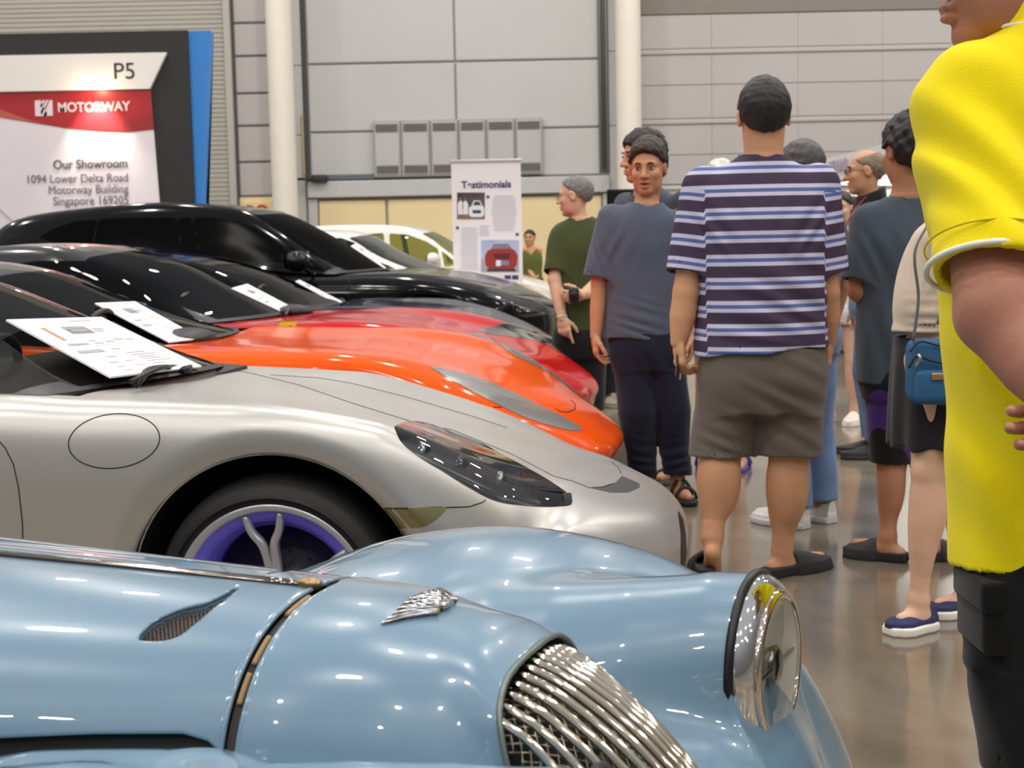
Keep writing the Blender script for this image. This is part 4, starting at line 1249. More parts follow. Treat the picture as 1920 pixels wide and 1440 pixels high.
C_ = [crow(-1.55, 1.05, .70, 1.04, .82, 1.03, sweep=.22), crow(-1.93, 1.235, .67, 1.2, .84, 1.05, sweep=.2), crow(-2.25, 1.42, .64, 1.38, .86, 1.08, sweep=.15), crow(-2.65, 1.60, .61, 1.56, .87, 1.10, sweep=.08), crow(-3.0, 1.672, .60, 1.635, .875, 1.12),
      crow(-3.6, 1.71, .59, 1.68, .88, 1.15), crow(-4.3, 1.69, .575, 1.65, .87, 1.2), crow(-4.95, 1.62, .54, 1.585, .82, 1.28), crow(-5.25, 1.47, .5, 1.45, .74, 1.25), crow(-5.4, 1.2, .48, 1.2, .7, 1.15)]
build_cabin(S, C_, 3.0, 7.0, glass=glass_mat('privacy_glass', (40, 42, 44), .12, .5, .22), win=[(72, 444), (100, 429), (140, 415), (200, 410), (260, 408), (400, 408), (440, 414), (480, 429), (520, 448), (560, 471), (612, 509), (560, 505), (500, 500), (340, 490), (200, 472), (90, 452)],
            wmargin=(.08, .1), pillars=[([(333, 400), (342, 490)], 2.0), ([(358, 400), (378, 490)], 2.0), ([(185, 400), (172, 470)], 1.5)])
seat(S, -2.9, -.4, .5, INSIDE); seat(S, -2.9, .4, .5, INSIDE)
cs = lambda px, py, l: np.array([S.fr.L(px, py, l)[0], l, S.fr.L(px, py, l)[1]])
mirror_part(S, -2.12, -1.05, 1.15, -1, S.paint, 1.25); mirror_part(S, -2.12, 1.05, 1.15, 1, S.paint, 1.25)
board(S, 'price_board', on_glass(S, [(658, 461), (668, 456), (729, 494), (722, 503)], (.15, .5, .5, .15), .07), 'white board on the black sport utility windscreen', ('crest_grey', (200, 196, 196)))

# ---- two white cars beyond
WH = paint('gloss_white', (224, 222, 212), coat=.5)
B = Car('white_saloon', 0.43, 15.2, 10, 'white car with teal-edged windscreen just beyond the black sport utility', WH)
def plain(car, dz=0.0):
    R_ = [row(-4.5, .95, .95, .88, .82, zsill=.25), row(-4.1, 1.03, 1.03, .96, .88, zsill=.25), row(-3.0, 1.0, 1.0, .93, .90, zsill=.25), row(-1.6, .98, .98, .91, .90, zsill=.25), row(-1.1, .95, .95, .88, .90, zsill=.25), row(-.6, .88, .87, .80, .88, sweep=.04, zsill=.25),
          row(-.25, .79, .78, .72, .85, sweep=.12, zsill=.25), nose(-.03, .68, .8, .3, .25), nose(0, .5, .8, .3, .25), nose(-.03, .25, .78, .3, .2)]
    build_body(car, R_, 100, 81, 0.0, wheels=[(-.95, .32, .38), (-3.6, .32, .38)], tub=(-1.7, -3.9, .66), wheel_kw=dict(WK, R=.32, rimR=.22, w=.2, disc=False),
               lamp=None)
plain(B)
C_ = [crow(-1.15, .99, .62, .98, .74, .97, sweep=.2), crow(-1.6, 1.17, .6, 1.14, .75, .98, sweep=.16), crow(-2.05, 1.40, .56, 1.35, .77, 1.0, sweep=.08), crow(-2.5, 1.45, .55, 1.415, .78, 1.0), crow(-3.4, 1.43, .53, 1.39, .77, 1.01), crow(-4.3, 1.1, .5, 1.08, .7, 1.0)]
build_cabin(B, C_, 2.0, 4.0, glass=glass_mat('car_glass_teal', (150, 176, 168), 1.0, 0.55), win=[(560, 455), (600, 448), (640, 446), (665, 455), (700, 477), (735, 503), (560, 520)], wmargin=(.1, .16))
seat(B, -2.4, -.36, .4, INSIDE); seat(B, -2.4, .36, .4, INSIDE)
V, F = rbox(-.02, .02, -.16, .16, -.03, .03, .01, 1)
B.part('windscreen_sticker', *(lambda c: (rbox(c[0] - .05, c[0] + .05, -.1, .12, c[2] - .03, c[2] + .03, .005, 1)))((-1.93, 0, 1.29)), mat('sticker_teal', (96, 176, 188), 0.4))
A = Car('white_hatchback', 0.60, 18.1, 5, 'white hatchback with see-through side window, beyond the white saloon', WH)
plain(A)
C_ = [crow(-.95, 1.0, .62, .98, .74, .97, sweep=.2), crow(-1.2, 1.2, .6, 1.16, .75, .98, sweep=.16), crow(-1.62, 1.44, .57, 1.40, .77, 1.0, sweep=.08), crow(-2.1, 1.52, .56, 1.49, .78, 1.0), crow(-3.2, 1.52, .55, 1.48, .78, 1.01), crow(-4.2, 1.36, .53, 1.33, .75, 1.02), crow(-4.5, 1.0, .5, 1.0, .7, .96)]
build_cabin(A, C_, 2.0, 5.0, glass=GLASS_G, win=[(650, 442), (720, 437), (765, 440), (800, 453), (835, 475), (850, 488), (850, 500), (650, 500)], wmargin=(.1, .12), pillars=[([(724, 430), (730, 510)], 5), ([(822, 455), (832, 510)], 3)])
mirror_part(A, -1.45, -.98, 1.08, -1, WH, 1.15); mirror_part(A, -1.45, .98, 1.08, 1, WH, 1.15)
# ---- pale blue vintage-style roadster (nearest)
BLUE = mat('pale_blue_paint', (104, 133, 154), 0.28, 0.0, coat=1.0, coat_rough=0.015, spec=0.5)
G = Car('vintage_roadster', 0.19, 1.49, 20, 'pale blue vintage-style roadster with chrome slatted grille and big round headlamp', BLUE)
# wings, lamp pods and front apron in one flowing skin
CREST = spline([(-2.3, .22), (-1.9, .28), (-1.5, .44), (-1.15, .61), (-.95, .70), (-.78, .768), (-.64, .820), (-.50, .847), (-.42, .852), (-.345, .848), (-.22, .825), (-.145, .798), (-.06, .748), (.024, .668), (.07, .590), (.10, .518), (.12, .42), (.11, .32)], 60)
WPOLY = np.vstack([CREST, [(.03, .24), (-.1, .2), (-2.3, .2)]])
def wing_sdf(Q):
    a, l, z = Q[:, 0], Q[:, 1], Q[:, 2]
    d2 = sdpoly(Q[:, [0, 2]], WPOLY)
    dl = l - 0.58
    r = 0.17
    dd = np.where(dl < 0, dl / 2.05, dl / 1.12)
    w_ = np.sqrt(np.maximum(d2 + r, 0) ** 2 + dd ** 2) - r
    w_ = np.where(d2 + r > 0, w_, np.abs(dd) - r)
    pod = bone(Q, (-.36, .335, .700), (-.05, .368, .733), [.075, .100, .114, .119])
    pod = np.maximum(pod, a - .002)
    tilt = (a - .004) * .99 - (l - .37) * .122
    fr = bone(Q, (-.05, .368, .733), (.03, .37, .735), .119)
    pod = np.maximum(np.minimum(pod, fr), tilt)
    apr = np.linalg.norm(np.maximum(np.abs(np.stack([a + .75, l, z - .42], 1)) - [.72, .34, .12], 0), axis=1) - .11
    d = smin(w_ * 0.8, pod, .075)
    d = smin(d, apr, .10)
    ldg = bone(Q, (-1.3, .37, .55), (-.62, .305, .680), .095)
    ldg = np.minimum(ldg, bone(Q, (-.62, .305, .680), (-.44, .295, .693), .095))
    ldg = np.minimum(ldg, bone(Q, (-.44, .295, .695), (-.27, .27, .57), [.095, .08]))
    d = smin(d, ldg, .05)
    hole = np.maximum(np.hypot(a + .42, z - .32) - .345, .47 - l)
    return smax(d, -hole, .012)
V, F = nets(wing_sdf, (-1.75, -.02, .2), (.17, .84, .89), .0075)
_, (V, F) = split(V, F, V[:, 1] + 0.0)
V2 = V * [1, -1, 1]
V2[:, 2] -= .035 * np.clip((V[:, 1] - .30) / .14, 0, 1) * np.clip((V[:, 0] + .5) / .2, 0, 1)
Vv, Ff = join([(V, F), (V2, [f[::-1] for f in F])])
wing_bv = G.bvh(Vv, Ff)
G.part('wings', Vv, Ff, BLUE)
# bonnet and nose cowl: rounded sections
def sect(a, zt, w, h, phis, p=2.4):
    out = []
    for t in phis:                   # t 0 centre -> 1 flank
        s, c = math.sin(t * math.pi / 2), math.cos(t * math.pi / 2)
        l = w * abs(s) ** (2 / p) * (1 if s >= 0 else -1)
        out.append((a, l, zt - h + h * abs(c) ** (2 / p)))
    return out
def bon(a):
    ks = [-2.2, -1.4, -1.0, -.7, -.456]
    return np.interp(a, ks, [.93, .918, .911, .904, .897]), np.interp(a, ks, [.47, .375, .315, .264, .229]), np.interp(a, ks, [.26, .235, .22, .21, .20])
def skin(rows):
    R = np.array(rows)
    n, m_ = R.shape[:2]
    return R.reshape(-1, 3), gridfaces(n, m_)
def lim(a):   # how far round the section the bonnet edge reaches
    return np.interp(a, [-2.2, -1.0, -.72, -.60, -.50, -.47, -.456], [.76, .79, .80, .765, .745, .765, .80])
AS = np.concatenate([np.linspace(-1.9, -.9, 40), np.linspace(-.885, -.456, 90)])
def rows_for(AS, off=0.0, extra=0.0, n=121):
    out = []
    for a in AS:
        zt, w, h = bon(a)
        T = np.linspace(-1, 1, n) * (lim(a) + extra)
        T = np.sign(T) * np.abs(T)
        out.append(sect(a, zt - off, w - off, h, T))
    return out
V, F = skin(rows_for(AS))
F = [list(f) for f in F]
bon_bv = G.bvh(V, F)
VENT = spline([(257, 1200), (266, 1185), (288, 1165), (318, 1149), (345, 1139), (380, 1131), (418, 1114), (452, 1096), (436, 1113), (400, 1141), (366, 1170), (337, 1192), (312, 1201), (284, 1203), (257, 1200)], 70)[:-1]
d = G.sides(V, lambda p: sdpoly(p, VENT), True)
(lv, lf), (V, F) = split(V, F, d)
N_ = vnorm(lv, lf); N_ *= np.sign(N_[:, 2].mean())
vent = G.part('bonnet_vent', lv - N_ * .012, lf, mat('vent_dark', (20, 18, 17), 0.6))
E_ = border(lf); ids = sorted({i for e in E_ for i in e}); mp = {i: k for k, i in enumerate(ids)}; n = len(ids)
G.part('vent_rim', np.vstack([lv[ids], lv[ids] - N_[ids] * .012]), [[mp[a], mp[b], mp[b] + n, mp[a] + n] for a, b in E_], BLUE, vent)
inner = G.bvh(lv - N_ * .007, lf)
W_ = []
for k in range(26):
    x = 258 + k * 7.6
    for q in G.cast(inner, [(x, 1088), (x + 10, 1206)], 3): W_.append(tube(q, .0007, 5))
for k in range(34):
    y = 1100 + k * 4.6
    for q in G.cast(inner, [(250, y + 20), (460, y - 36)], 3): W_.append(tube(q, .0006, 5))
if W_: mesh('vent_mesh', *join(W_), mat('vent_wire', (96, 88, 82), 0.35, 0.8), vent)
bonnet = G.part('bonnet', V, F, BLUE)
sm = bonnet.modifiers.new('thickness', 'SOLIDIFY'); sm.thickness = 0.0045; sm.offset = -1 if vnorm(V, F)[:, 2].mean() > 0 else 1
# rolled front lip of the bonnet and the dark well under it
zt, w, h = bon(-.456)
lip = [np.array(p) for p in sect(-.4565, zt - .002, w - .002, h, np.linspace(-.8, .8, 80))]
G.part('bonnet_lip', *tube(lip, .0032, 8), BLUE)
V, F = skin(rows_for(np.concatenate([AS, [-.44, -.42]]), .014, .2))
G.part('engine_bay', V, F, mat('engine_bay_black', (20, 20, 21), 0.6))
felt = mat('felt_tan', (150, 122, 84), 0.9, bump=.4, bscale=400)
V, F = skin([[(a, l * f, z - dz) for (_, l, z) in sect(0, .897, .229, .2, np.linspace(-.82, .82, 90))] for a, f, dz in ((-.452, .985, .007), (-.444, .985, .007), (-.436, .985, .007))])
seal = G.part('bonnet_seal', V, F, mat('seal_dark', (46, 42, 40), 0.7))
for t0, t1 in ((.10, .22), (-.20, -.06), (-.46, -.33), (-.62, -.50)):
    P_ = [(-.446, l * .99, z - .004) for (_, l, z) in sect(0, .897, .229, .2, np.linspace(t0, t1, 14))]
    G.part('felt_strip', *tube(P_, .0035, 6), felt, seal)
# hinge strip
hp = [(a, 0, bon(a)[0] + .001) for a in np.linspace(-1.9, -.47, 30)]
hin = G.part('hinge_strip', *tube(hp, .0072, 12, flat=.75, up=np.array([0, 0, 1.0])), mat('hinge_chrome', (120, 112, 108), 0.12, 1.0))
V, F = nets(lambda Q: smin(ellip(Q, (0, 0, 0), (.012, .010, .009)), bone(Q, (-.012, 0, 0), (.01, 0, .001), .0065), .004), (-.03, -.02, -.02), (.03, .02, .02), .003)
G.part('hinge_bolt', V + (-.462, 0, .899), F, mat('hinge_brass', (150, 128, 92), 0.3, 0.9), hin)
# nose cowl
ph = np.linspace(0, 1, 41)
RIM = spline([(-.183, 0, .845), (-.184, .05, .843), (-.184, .095, .834), (-.180, .125, .815), (-.172, .139, .785), (-.158, .145, .740), (-.13, .146, .68), (-.09, .142, .61), (-.05, .134, .54), (-.02, .12, .47)], 41)
A0 = np.array(sect(-.437, .897, .229, .2, ph * .98)); 
A1 = np.array(sect(-.40, .896, .226, .2, ph * .98)); A2 = np.array(sect(-.34, .8915, .217, .205, ph * .985)); A3 = np.array(sect(-.265, .876, .200, .21, ph))
for A_, k in ((A0, .0), (A1, .01), (A2, .05), (A3, .12)):
    A_[:, 2] -= ph ** 4 * k * 1.6
    A_[:, 0] += ph ** 3 * k * .55
half = np.stack([A0, A1, A2, A3, (A3 + RIM) / 2 + [0.006, 0, .003], RIM])
full = np.concatenate([half[:, :0:-1] * [1, -1, 1], half], 1)
Gd = herm(np.array([0, .037, .1, .18, .225, .27]), full, np.linspace(0, .27, 60))
V = Gd.reshape(-1, 3); F = [list(f) for f in gridfaces(*Gd.shape[:2])]
cowl_bv = G.bvh(V, F)
cw = G.part('nose_cowl', V, F, BLUE)
sm = cw.modifiers.new('thickness', 'SOLIDIFY'); sm.thickness = 0.004; sm.offset = -1 if vnorm(V, F)[:, 2].mean() > 0 else 1
rim_full = np.vstack([RIM[:0:-1] * [1, -1, 1], RIM])
G.part('grille_rim', *tube(rim_full + [.002, 0, -.001], .0035, 8), mat('rim_grey', (108, 116, 112), 0.35, 0.5))
G.part('cowl_lip', *tube([p for p in sect(-.4368, .895, .227, .2, np.linspace(-.95, .95, 80))], .003, 8), BLUE)
# chrome grille: curved slats over a wire screen
SL = spline([(-.186, .838), (-.15, .826), (-.105, .800), (-.055, .762), (-.010, .715), (.030, .655), (.056, .58), (.066, .50), (.062, .42)], 34)
grp = bpy.data.objects.new('grille', None); link(grp, G.root)
NS = 15
for k in range(NS):
    l = -.127 + .254 * k / (NS - 1)
    c = (l / .134) ** 2
    pts = []
    for j, (a, z) in enumerate(SL):
        t = j / (len(SL) - 1)
        pts.append((a - .052 * c * min(1, t * 3.2) - (.004 * c if t < .1 else 0), l * (1 - .10 * t), z - .022 * c * (1 - .6 * t) - (.012 * c)))
    rr = np.full(len(pts), .0052); rr[0] = .003
    mesh('slat', *tube(pts, rr, 10, flat=1.0), mat('slat_chrome', (226, 216, 200), 0.07, 1.0), grp)
wires = []
def grp_pt(l, t, off=.022):
    c = (l / .134) ** 2
    q = herm(np.linspace(0, 1, len(SL)), SL, np.array([t]))[0]
    return np.array((q[0] - .052 * c * min(1, t * 3.2) - off * .7, l * (1 - .10 * t), q[1] - .034 * c - off * .75))
for k in range(-14, 30):
    p, q = [], []
    for t in np.linspace(0.01, .9, 60):
        for lst, sg in ((p, 1), (q, -1)):
            l = -.134 + (k * .0125 + t * .36) if sg > 0 else .134 - (k * .0125 + t * .36)
            if abs(l) < .13: lst.append(grp_pt(l, t))
    for lst in (p, q):
        if len(lst) > 3: wires.append(tube(lst, .0011, 5))
w_ = mesh('wire_screen', *join(wires), mat('screen_wire', (150, 142, 130), 0.2, 0.9), grp)
V, F = skin([[grp_pt(l, t, .05) for l in np.linspace(-.134, .134, 16)] for t in np.linspace(0, 1, 20)])
mesh('grille_backing', V, F, mat('grille_dark', (14, 13, 12), 0.8), grp)
# winged emblem
EM = bpy.data.objects.new('emblem', None); link(EM, G.root)
EMC = mat('emblem_chrome', (206, 206, 208), 0.12, 1.0)
def cp(px, py, lift): 
    h = G.hit(cowl_bv, px, py, lift)
    return h[0]
for sg in (1, -1):
    fe = []
    tips = [(716, 1172, 822, 1155), (727, 1163, 822, 1151), (738, 1154, 824, 1146), (748, 1144, 825, 1141), (757, 1135, 826, 1136), (768, 1127, 827, 1131), (784, 1122, 826, 1126), (800, 1120, 824, 1121)]
    for x0, y0, x1, y1 in tips:
        pts = [cp(x0 + (x1 - x0) * t, y0 + (y1 - y0) * t - 3 * math.sin(t * 3.1), .0025 + .003 * t) for t in np.linspace(0, 1, 9)]
        pts = [p * (1, sg, 1) for p in pts]
        fe.append(tube(pts, np.linspace(.0012, .0024, 9), 8))
    bp_ = [(715, 1173), (733, 1157), (750, 1139), (766, 1125), (790, 1121), (818, 1118), (829, 1128), (832, 1146), (820, 1156), (790, 1161), (760, 1165), (735, 1171)]
    top = np.array([cp(x, y, .0022) for x, y in bp_]) * (1, sg, 1); bot = np.array([cp(x, y, -.002) for x, y in bp_]) * (1, sg, 1)
    n = len(bp_)
    fe.append((np.vstack([top, bot]), [list(range(n)), list(range(2 * n - 1, n - 1, -1))] + [[i, (i + 1) % n, (i + 1) % n + n, i + n] for i in range(n)]))
    mesh('emblem_wing', *join(fe), EMC, EM)
c = cp(826, 1137, .004)
V, F = rbox(-.012, .012, -.013, .013, -.003, .003, .002, 2)
mesh('emblem_centre', V + (c[0], 0, c[2] + .0005), F, EMC, EM)
# headlamps on the pods
def lampset(sg):
    e = bpy.data.objects.new('headlamp', None); e.location = (0.0, .37 * sg, .735); e.rotation_euler = (0, math.radians(-1), math.radians(-7 * sg)); e.scale = (.52, 1, 1); link(e, G.root)
    mesh('gasket', *lathe([(.112, -.012), (.1235, -.008), (.1245, .004), (.1205, .012), (.110, .013)], 80, 'x'), mat('gasket_black', (16, 16, 18), 0.4), e)
    pr = spline([(.112, .004), (.1175, .010), (.1170, .022), (.1120, .038), (.1045, .050), (.1000, .054), (.0985, .050)], 30)
    mesh('bezel', *lathe(pr, 96, 'x'), CHROME, e)
    pr = spline([(.0985, .048), (.1000, .056), (.0985, .064), (.0935, .069), (.0885, .068), (.087, .062)], 24)
    mesh('lens_ring', *lathe(pr, 96, 'x'), mat('ring_chrome', (226, 214, 202), 0.07, 1.0), e)
    mesh('ring_groove', *lathe([(.0995, .050), (.1012, .0525), (.0992, .054)], 80, 'x'), UNDER, e)
    pr = [(.087 * math.sin(t), .064 + .018 * math.cos(t) - 0.0) for t in np.linspace(math.pi / 2, 0, 14)]
    mesh('lens', *lathe(pr, 72, 'x'), glass_mat('headlamp_glass', (244, 244, 240), 1.0, .97), e)
    pr = [(r, .024 + .036 * (r / .087) ** 2) for r in np.linspace(0.0, .087, 18)]
    mesh('reflector', *lathe(pr, 72, 'x'), mat('reflector', (206, 204, 196), 0.35, 0.15), e)
    mesh('bulb_shield', *join([lathe([(0, .062), (.02, .06), (.026, .05), (.022, .03)], 28, 'x'), rbox(.050, .056, -.084, .084, -.003, .003, .001, 1)]), CHROME_D, e)
    # small indicator below
    e2 = bpy.data.objects.new('indicator_lamp', None); e2.location = (.025, .345 * sg, .600); e2.rotation_euler = (0, math.radians(6), 0); link(e2, G.root)
    mesh('lamp_shell', *lathe(spline([(.0, -.11), (.018, -.085), (.033, -.03), (.040, .0), (.041, .014), (.036, .022), (.032, .020)], 24), 48, 'x'), CHROME, e2)
    mesh('lens', *lathe([(.033, .018), (.028, .030), (.015, .037), (0, .039)], 36, 'x'), mat('indicator_amber', (196, 150, 90), 0.1, coat=1), e2)
for sg in (1, -1): lampset(sg)
# hidden underside and front wheels
for sg in (1, -1):
    wheel(G, -.42, .62 * sg, .32, R=.32, rimR=.24, w=.2, side=sg, spokes=5, face=mat('wheel_silver', (190, 190, 196), 0.3, 0.6), barrel=UNDER)
G.part('bulkhead', *rbox(-1.88, -1.80, -.40, .40, .25, .88, .02, 1), UNDER)
G.part('chassis', *rbox(-1.85, -.12, -.28, .28, .16, .40, .03, 1), UNDER)
# ------------------------------------------------------------------ PEOPLE
SKIN = mat('skin_warm', (196, 146, 112), 0.5, var=0.05, vscale=14, sss=0.12, spec=0.35)
SKIN_T = mat('skin_tan', (172, 122, 92), 0.5, var=0.06, vscale=14, sss=0.12, spec=0.35)
SKIN_L = mat('skin_light', (214, 172, 146), 0.5, var=0.05, vscale=14, sss=0.12, spec=0.35)
def hairmat(name, col): return mat(name, col, 0.55, bump=1.0, bscale=170, var=0.35, vscale=60)
HAIR_K = hairmat('hair_black', (26, 23, 22)); HAIR_B = hairmat('hair_dark_brown', (48, 38, 32)); HAIR_G = hairmat('hair_grey', (112, 110, 110))
HAIR_S = hairmat('hair_salt', (74, 72, 72)); HAIR_W = hairmat('hair_white', (206, 200, 194)); HAIR_T = hairmat('hair_thin', (126, 108, 92))
EYEW = mat('eye_white', (214, 206, 200), 0.3); EYED = mat('eye_dark', (30, 22, 20), 0.2); BROW = mat('brow_dark', (50, 38, 32), 0.8)
def cloth(name, col, **k):
    k.setdefault('bump', .35); k.setdefault('bscale', 500)
    return mat(name, col, 0.85, sheen=0.15, spec=0.2, var=k.pop('var', .05), vscale=k.pop('vscale', 5), **k)
def frame_of(f, up=(0, 0, 1)):
    f = unit(f); l = unit(np.cross(up, f)); u = np.cross(f, l)
    return np.stack([f, l, u], 1)
def waves(seed, lam=.16, amp=.004, stretch=(1, 1, .45), n=7):
    r = np.random.default_rng(seed)
    K = r.normal(size=(n, 3)); K /= np.linalg.norm(K, axis=1, keepdims=True)
    K *= np.array(stretch); K *= (2 * math.pi / (lam * r.uniform(.6, 1.6, n)))[:, None]
    ph = r.uniform(0, 6.28, n)
    def f(P):
        w = np.sin(P @ K[0] * .35 + ph[0]) * 1.2
        return amp * sum(np.sin(P @ K[i] + ph[i] + w) for i in range(n)) / math.sqrt(n)
    return f
def creases(lst):
    """each crease: centre, running direction, wave direction, wavelength, amplitude, reach"""
    def f(P):
        d = np.zeros(len(P))
        for c, wdir, lam, amp, reach in lst:
            q = P - np.asarray(c, float)
            wd = unit(wdir)
            ph = (q @ wd) * 2 * math.pi / lam
            d += amp * np.sin(ph + .8 * np.sin(ph * .37 + 1)) * np.exp(-(q * q).sum(1) / (reach * reach))
        return d
    return f
def head_sdf(c, R, s, wide=1.0, open_mouth=0.0):
    def f(P):
        q = (P - c) @ R / s
        q = q * [1, 1 / wide, 1]
        ay = np.abs(q[:, 1]); m_ = np.stack([q[:, 0], ay, q[:, 2]], 1)
        d = ellip(q, (-.012, 0, .033), (.098, .077, .088))
        d = smin(d, ellip(q, (.020, 0, -.036), (.070, .060, .083)), .03)
        d = smin(d, ellip(m_, (.012, .042, -.055), (.05, .02, .045)), .03)
        d = smin(d, ellip(q, (.064, 0, -.098), (.022, .028, .018)), .025)
        d = smin(d, bone(m_, (.080, .010, .027), (.070, .044, .026), .010), .016)
        d = smin(d, ellip(m_, (.060, .042, -.02), (.026, .022, .022)), .02)
        d = smax(d, -ellip(m_, (.103, .032, .008), (.024, .019, .013)), .012)
        d = smin(d, bone(q, (.086, 0, .014), (.108, 0, -.028), [.0075, .0125]), .008)
        d = smin(d, ellip(m_, (.096, .013, -.031), (.012, .009, .008)), .006)
        d = smax(d, -ellip(m_, (.104, .007, -.041), (.006, .004, .005)), .003)
        d = smin(d, ellip(q, (.091, 0, -.0565), (.012, .024, .0065)), .006)
        d = smin(d, ellip(q, (.089, 0, -.0705 - open_mouth * .006), (.012, .021, .0075)), .006)
        d = smax(d, -ellip(q, (.104, 0, -.0628 - open_mouth * .003), (.020, .020, .0016 + open_mouth * .004)), .003)
        e = ellip(m_ @ np.array([[.94, .0, .34], [0, 1, 0], [-.34, 0, .94]]), (-.004, .081, .004), (.019, .010, .033))
        e = smax(e, -ellip(m_, (-.002, .091, .004), (.010, .007, .020)), .004)
        d = smin(d, e, .008)
        return d * s
    return f
def hair_sdf(c, R, s, t=.012, front=.075, nape=-.07, top=.0, seed=1, rough=.003, wide=1.0, bald=0.0):
    nz = waves(seed, .035, rough, (1, 1, 1), 9)
    def f(P):
        q = (P - c) @ R / s
        q = q * [1, 1 / wide, 1]
        d = ellip(q, (-.014, 0, .034 + top * .4), (.101 + t, .080 + t * .7, .090 + t + top))
        line = nape + (q[:, 0] + .10) * ((front - nape) / .185)
        cut = (line - q[:, 2]) * .75
        ay = np.abs(q[:, 1])
        cut = np.maximum(cut, np.where(q[:, 0] > -.03, .012 - q[:, 2] + np.maximum(0, q[:, 0] - .02) * .9, -1))
        d = smax(d, cut, .012)
        d = smax(d, -ellip(np.stack([q[:, 0], ay, q[:, 2]], 1), (-.004, .085, .0), (.022, .022, .036)), .006)
        if bald: d = smax(d, -ellip(q, (.03, 0, .125), (bald, bald * .8, .06)), .02)
        return d * s + nz(P - c)
    return f
def hand_mesh(w, d, n, thumb, curl=.35, s=1.0, curls=None, h=.0034, spread=.04):
    """palm, four jointed fingers of different lengths and a thumb leaving the side of the palm"""
    d = unit(d); n = unit(n - d * (n @ d)); t = unit(thumb - d * (thumb @ d) - n * (thumb @ n))
    w = np.asarray(w, float)
    k = w + d * .085 * s
    B = []
    for off, L, r, c in zip((.031, .0105, -.0105, -.030), (.074, .082, .076, .060), (.0088, .0090, .0086, .0076), curls or (curl, curl * 1.05, curl * 1.15, curl * 1.3)):
        p = k + t * off * s - d * (abs(off - .005) * .16) * s
        v = unit(d + t * off * spread * 20)
        ang = c
        for j, fr in enumerate((.45, .32, .25)):
            v2 = unit(v * math.cos(ang) + n * math.sin(ang))
            q = p + v2 * L * fr * s
            B.append((p, q, r * s * (1 - .08 * j), r * s * (.94 - .10 * j)))
            p = q; v, nn = v2, n
            ang = c * (1.15 if j == 0 else .8)
            n_ = unit(n - v * (n @ v)); 
            vcur, ncur = v, n_
            ang_ = ang
            v = vcur
            # bend within the finger's own plane
            def bend(v, a, n_=n_): return unit(v * math.cos(a) + n_ * math.sin(a))
            v = bend(v, ang_) if j < 2 else v
            ang = 0.0
    tb = w + d * .022 * s + t * .026 * s + n * .006 * s
    t1 = tb + unit(d * .62 + t * .62 + n * .35) * .036 * s
    t2 = t1 + unit(d * .85 + t * .28 + n * .42) * .032 * s
    t3 = t2 + unit(d * .95 + t * .05 + n * .45) * .024 * s
    T = [(tb, t1, .0145 * s, .0115 * s), (t1, t2, .0112 * s, .010 * s), (t2, t3, .0102 * s, .0085 * s)]
    R = np.stack([d, t, n], 1)
    def f(P):
        pc = w + d * .048 * s
        g = ellip(P, pc, (.058 * s, .041 * s, .0165 * s), R)
        g = smin(g, bone(P, w + d * .075 * s + t * .030 * s, w + d * .075 * s - t * .030 * s, .0125 * s), .014 * s)
        g = smin(g, bone(P, w - d * .03 * s, w + d * .03 * s, [.029 * s, .026 * s], (n, 1.35)), .02 * s)
        g = smin(g, ellip(P, w + d * .035 * s + t * .022 * s + n * .008 * s, (.03 * s, .018 * s, .016 * s), R), .012 * s)
        fg = None
        for a, b, r0, r1 in B:
            e = bone(P, a, b, [r0, r1]); fg = e if fg is None else np.minimum(fg, e)
        g = smin(g, fg, .006 * s)
        th = None
        for a, b, r0, r1 in T:
            e = bone(P, a, b, [r0, r1]); th = e if th is None else smin(th, e, .004 * s)
        return smin(g, th, .008 * s)
    pts = np.array([w - d * .05 * s, w] + [b for _, b, _, _ in B + T])
    return nets(f, pts.min(0) - .05 * s, pts.max(0) + .04 * s, h)
def loftell(P, p0, p1, side, ts, wx, wy, power=2.0, cap0=True, cap1=True, yoff=None):
    """solid with elliptical sections between two points; side = lateral axis"""
    ax = np.asarray(p1, float) - p0; L = np.linalg.norm(ax); ax /= L
    sd = unit(side - ax * (side @ ax)); dp = np.cross(ax, sd)
    q = P - p0
    t = q @ ax / L
    tc = np.clip(t, 0, 1)
    X, Yv = q @ sd, q @ dp
    if yoff is not None: Yv = Yv - np.interp(tc, ts, yoff)
    a = herm(np.array(ts), np.array(wx, float), tc); b = herm(np.array(ts), np.array(wy, float), tc)
    k = (np.abs(X / a) ** power + np.abs(Yv / b) ** power) ** (1 / power)
    g = (k - 1) * np.minimum(a, b)
    big = np.sqrt(X * X + Yv * Yv)
    g = np.where(k > 1, np.minimum(big * (1 - 1 / k), g * 1.6), g)
    if cap0: g = np.maximum(g, -t * L)
    if cap1: g = np.maximum(g, (t - 1) * L)
    return g

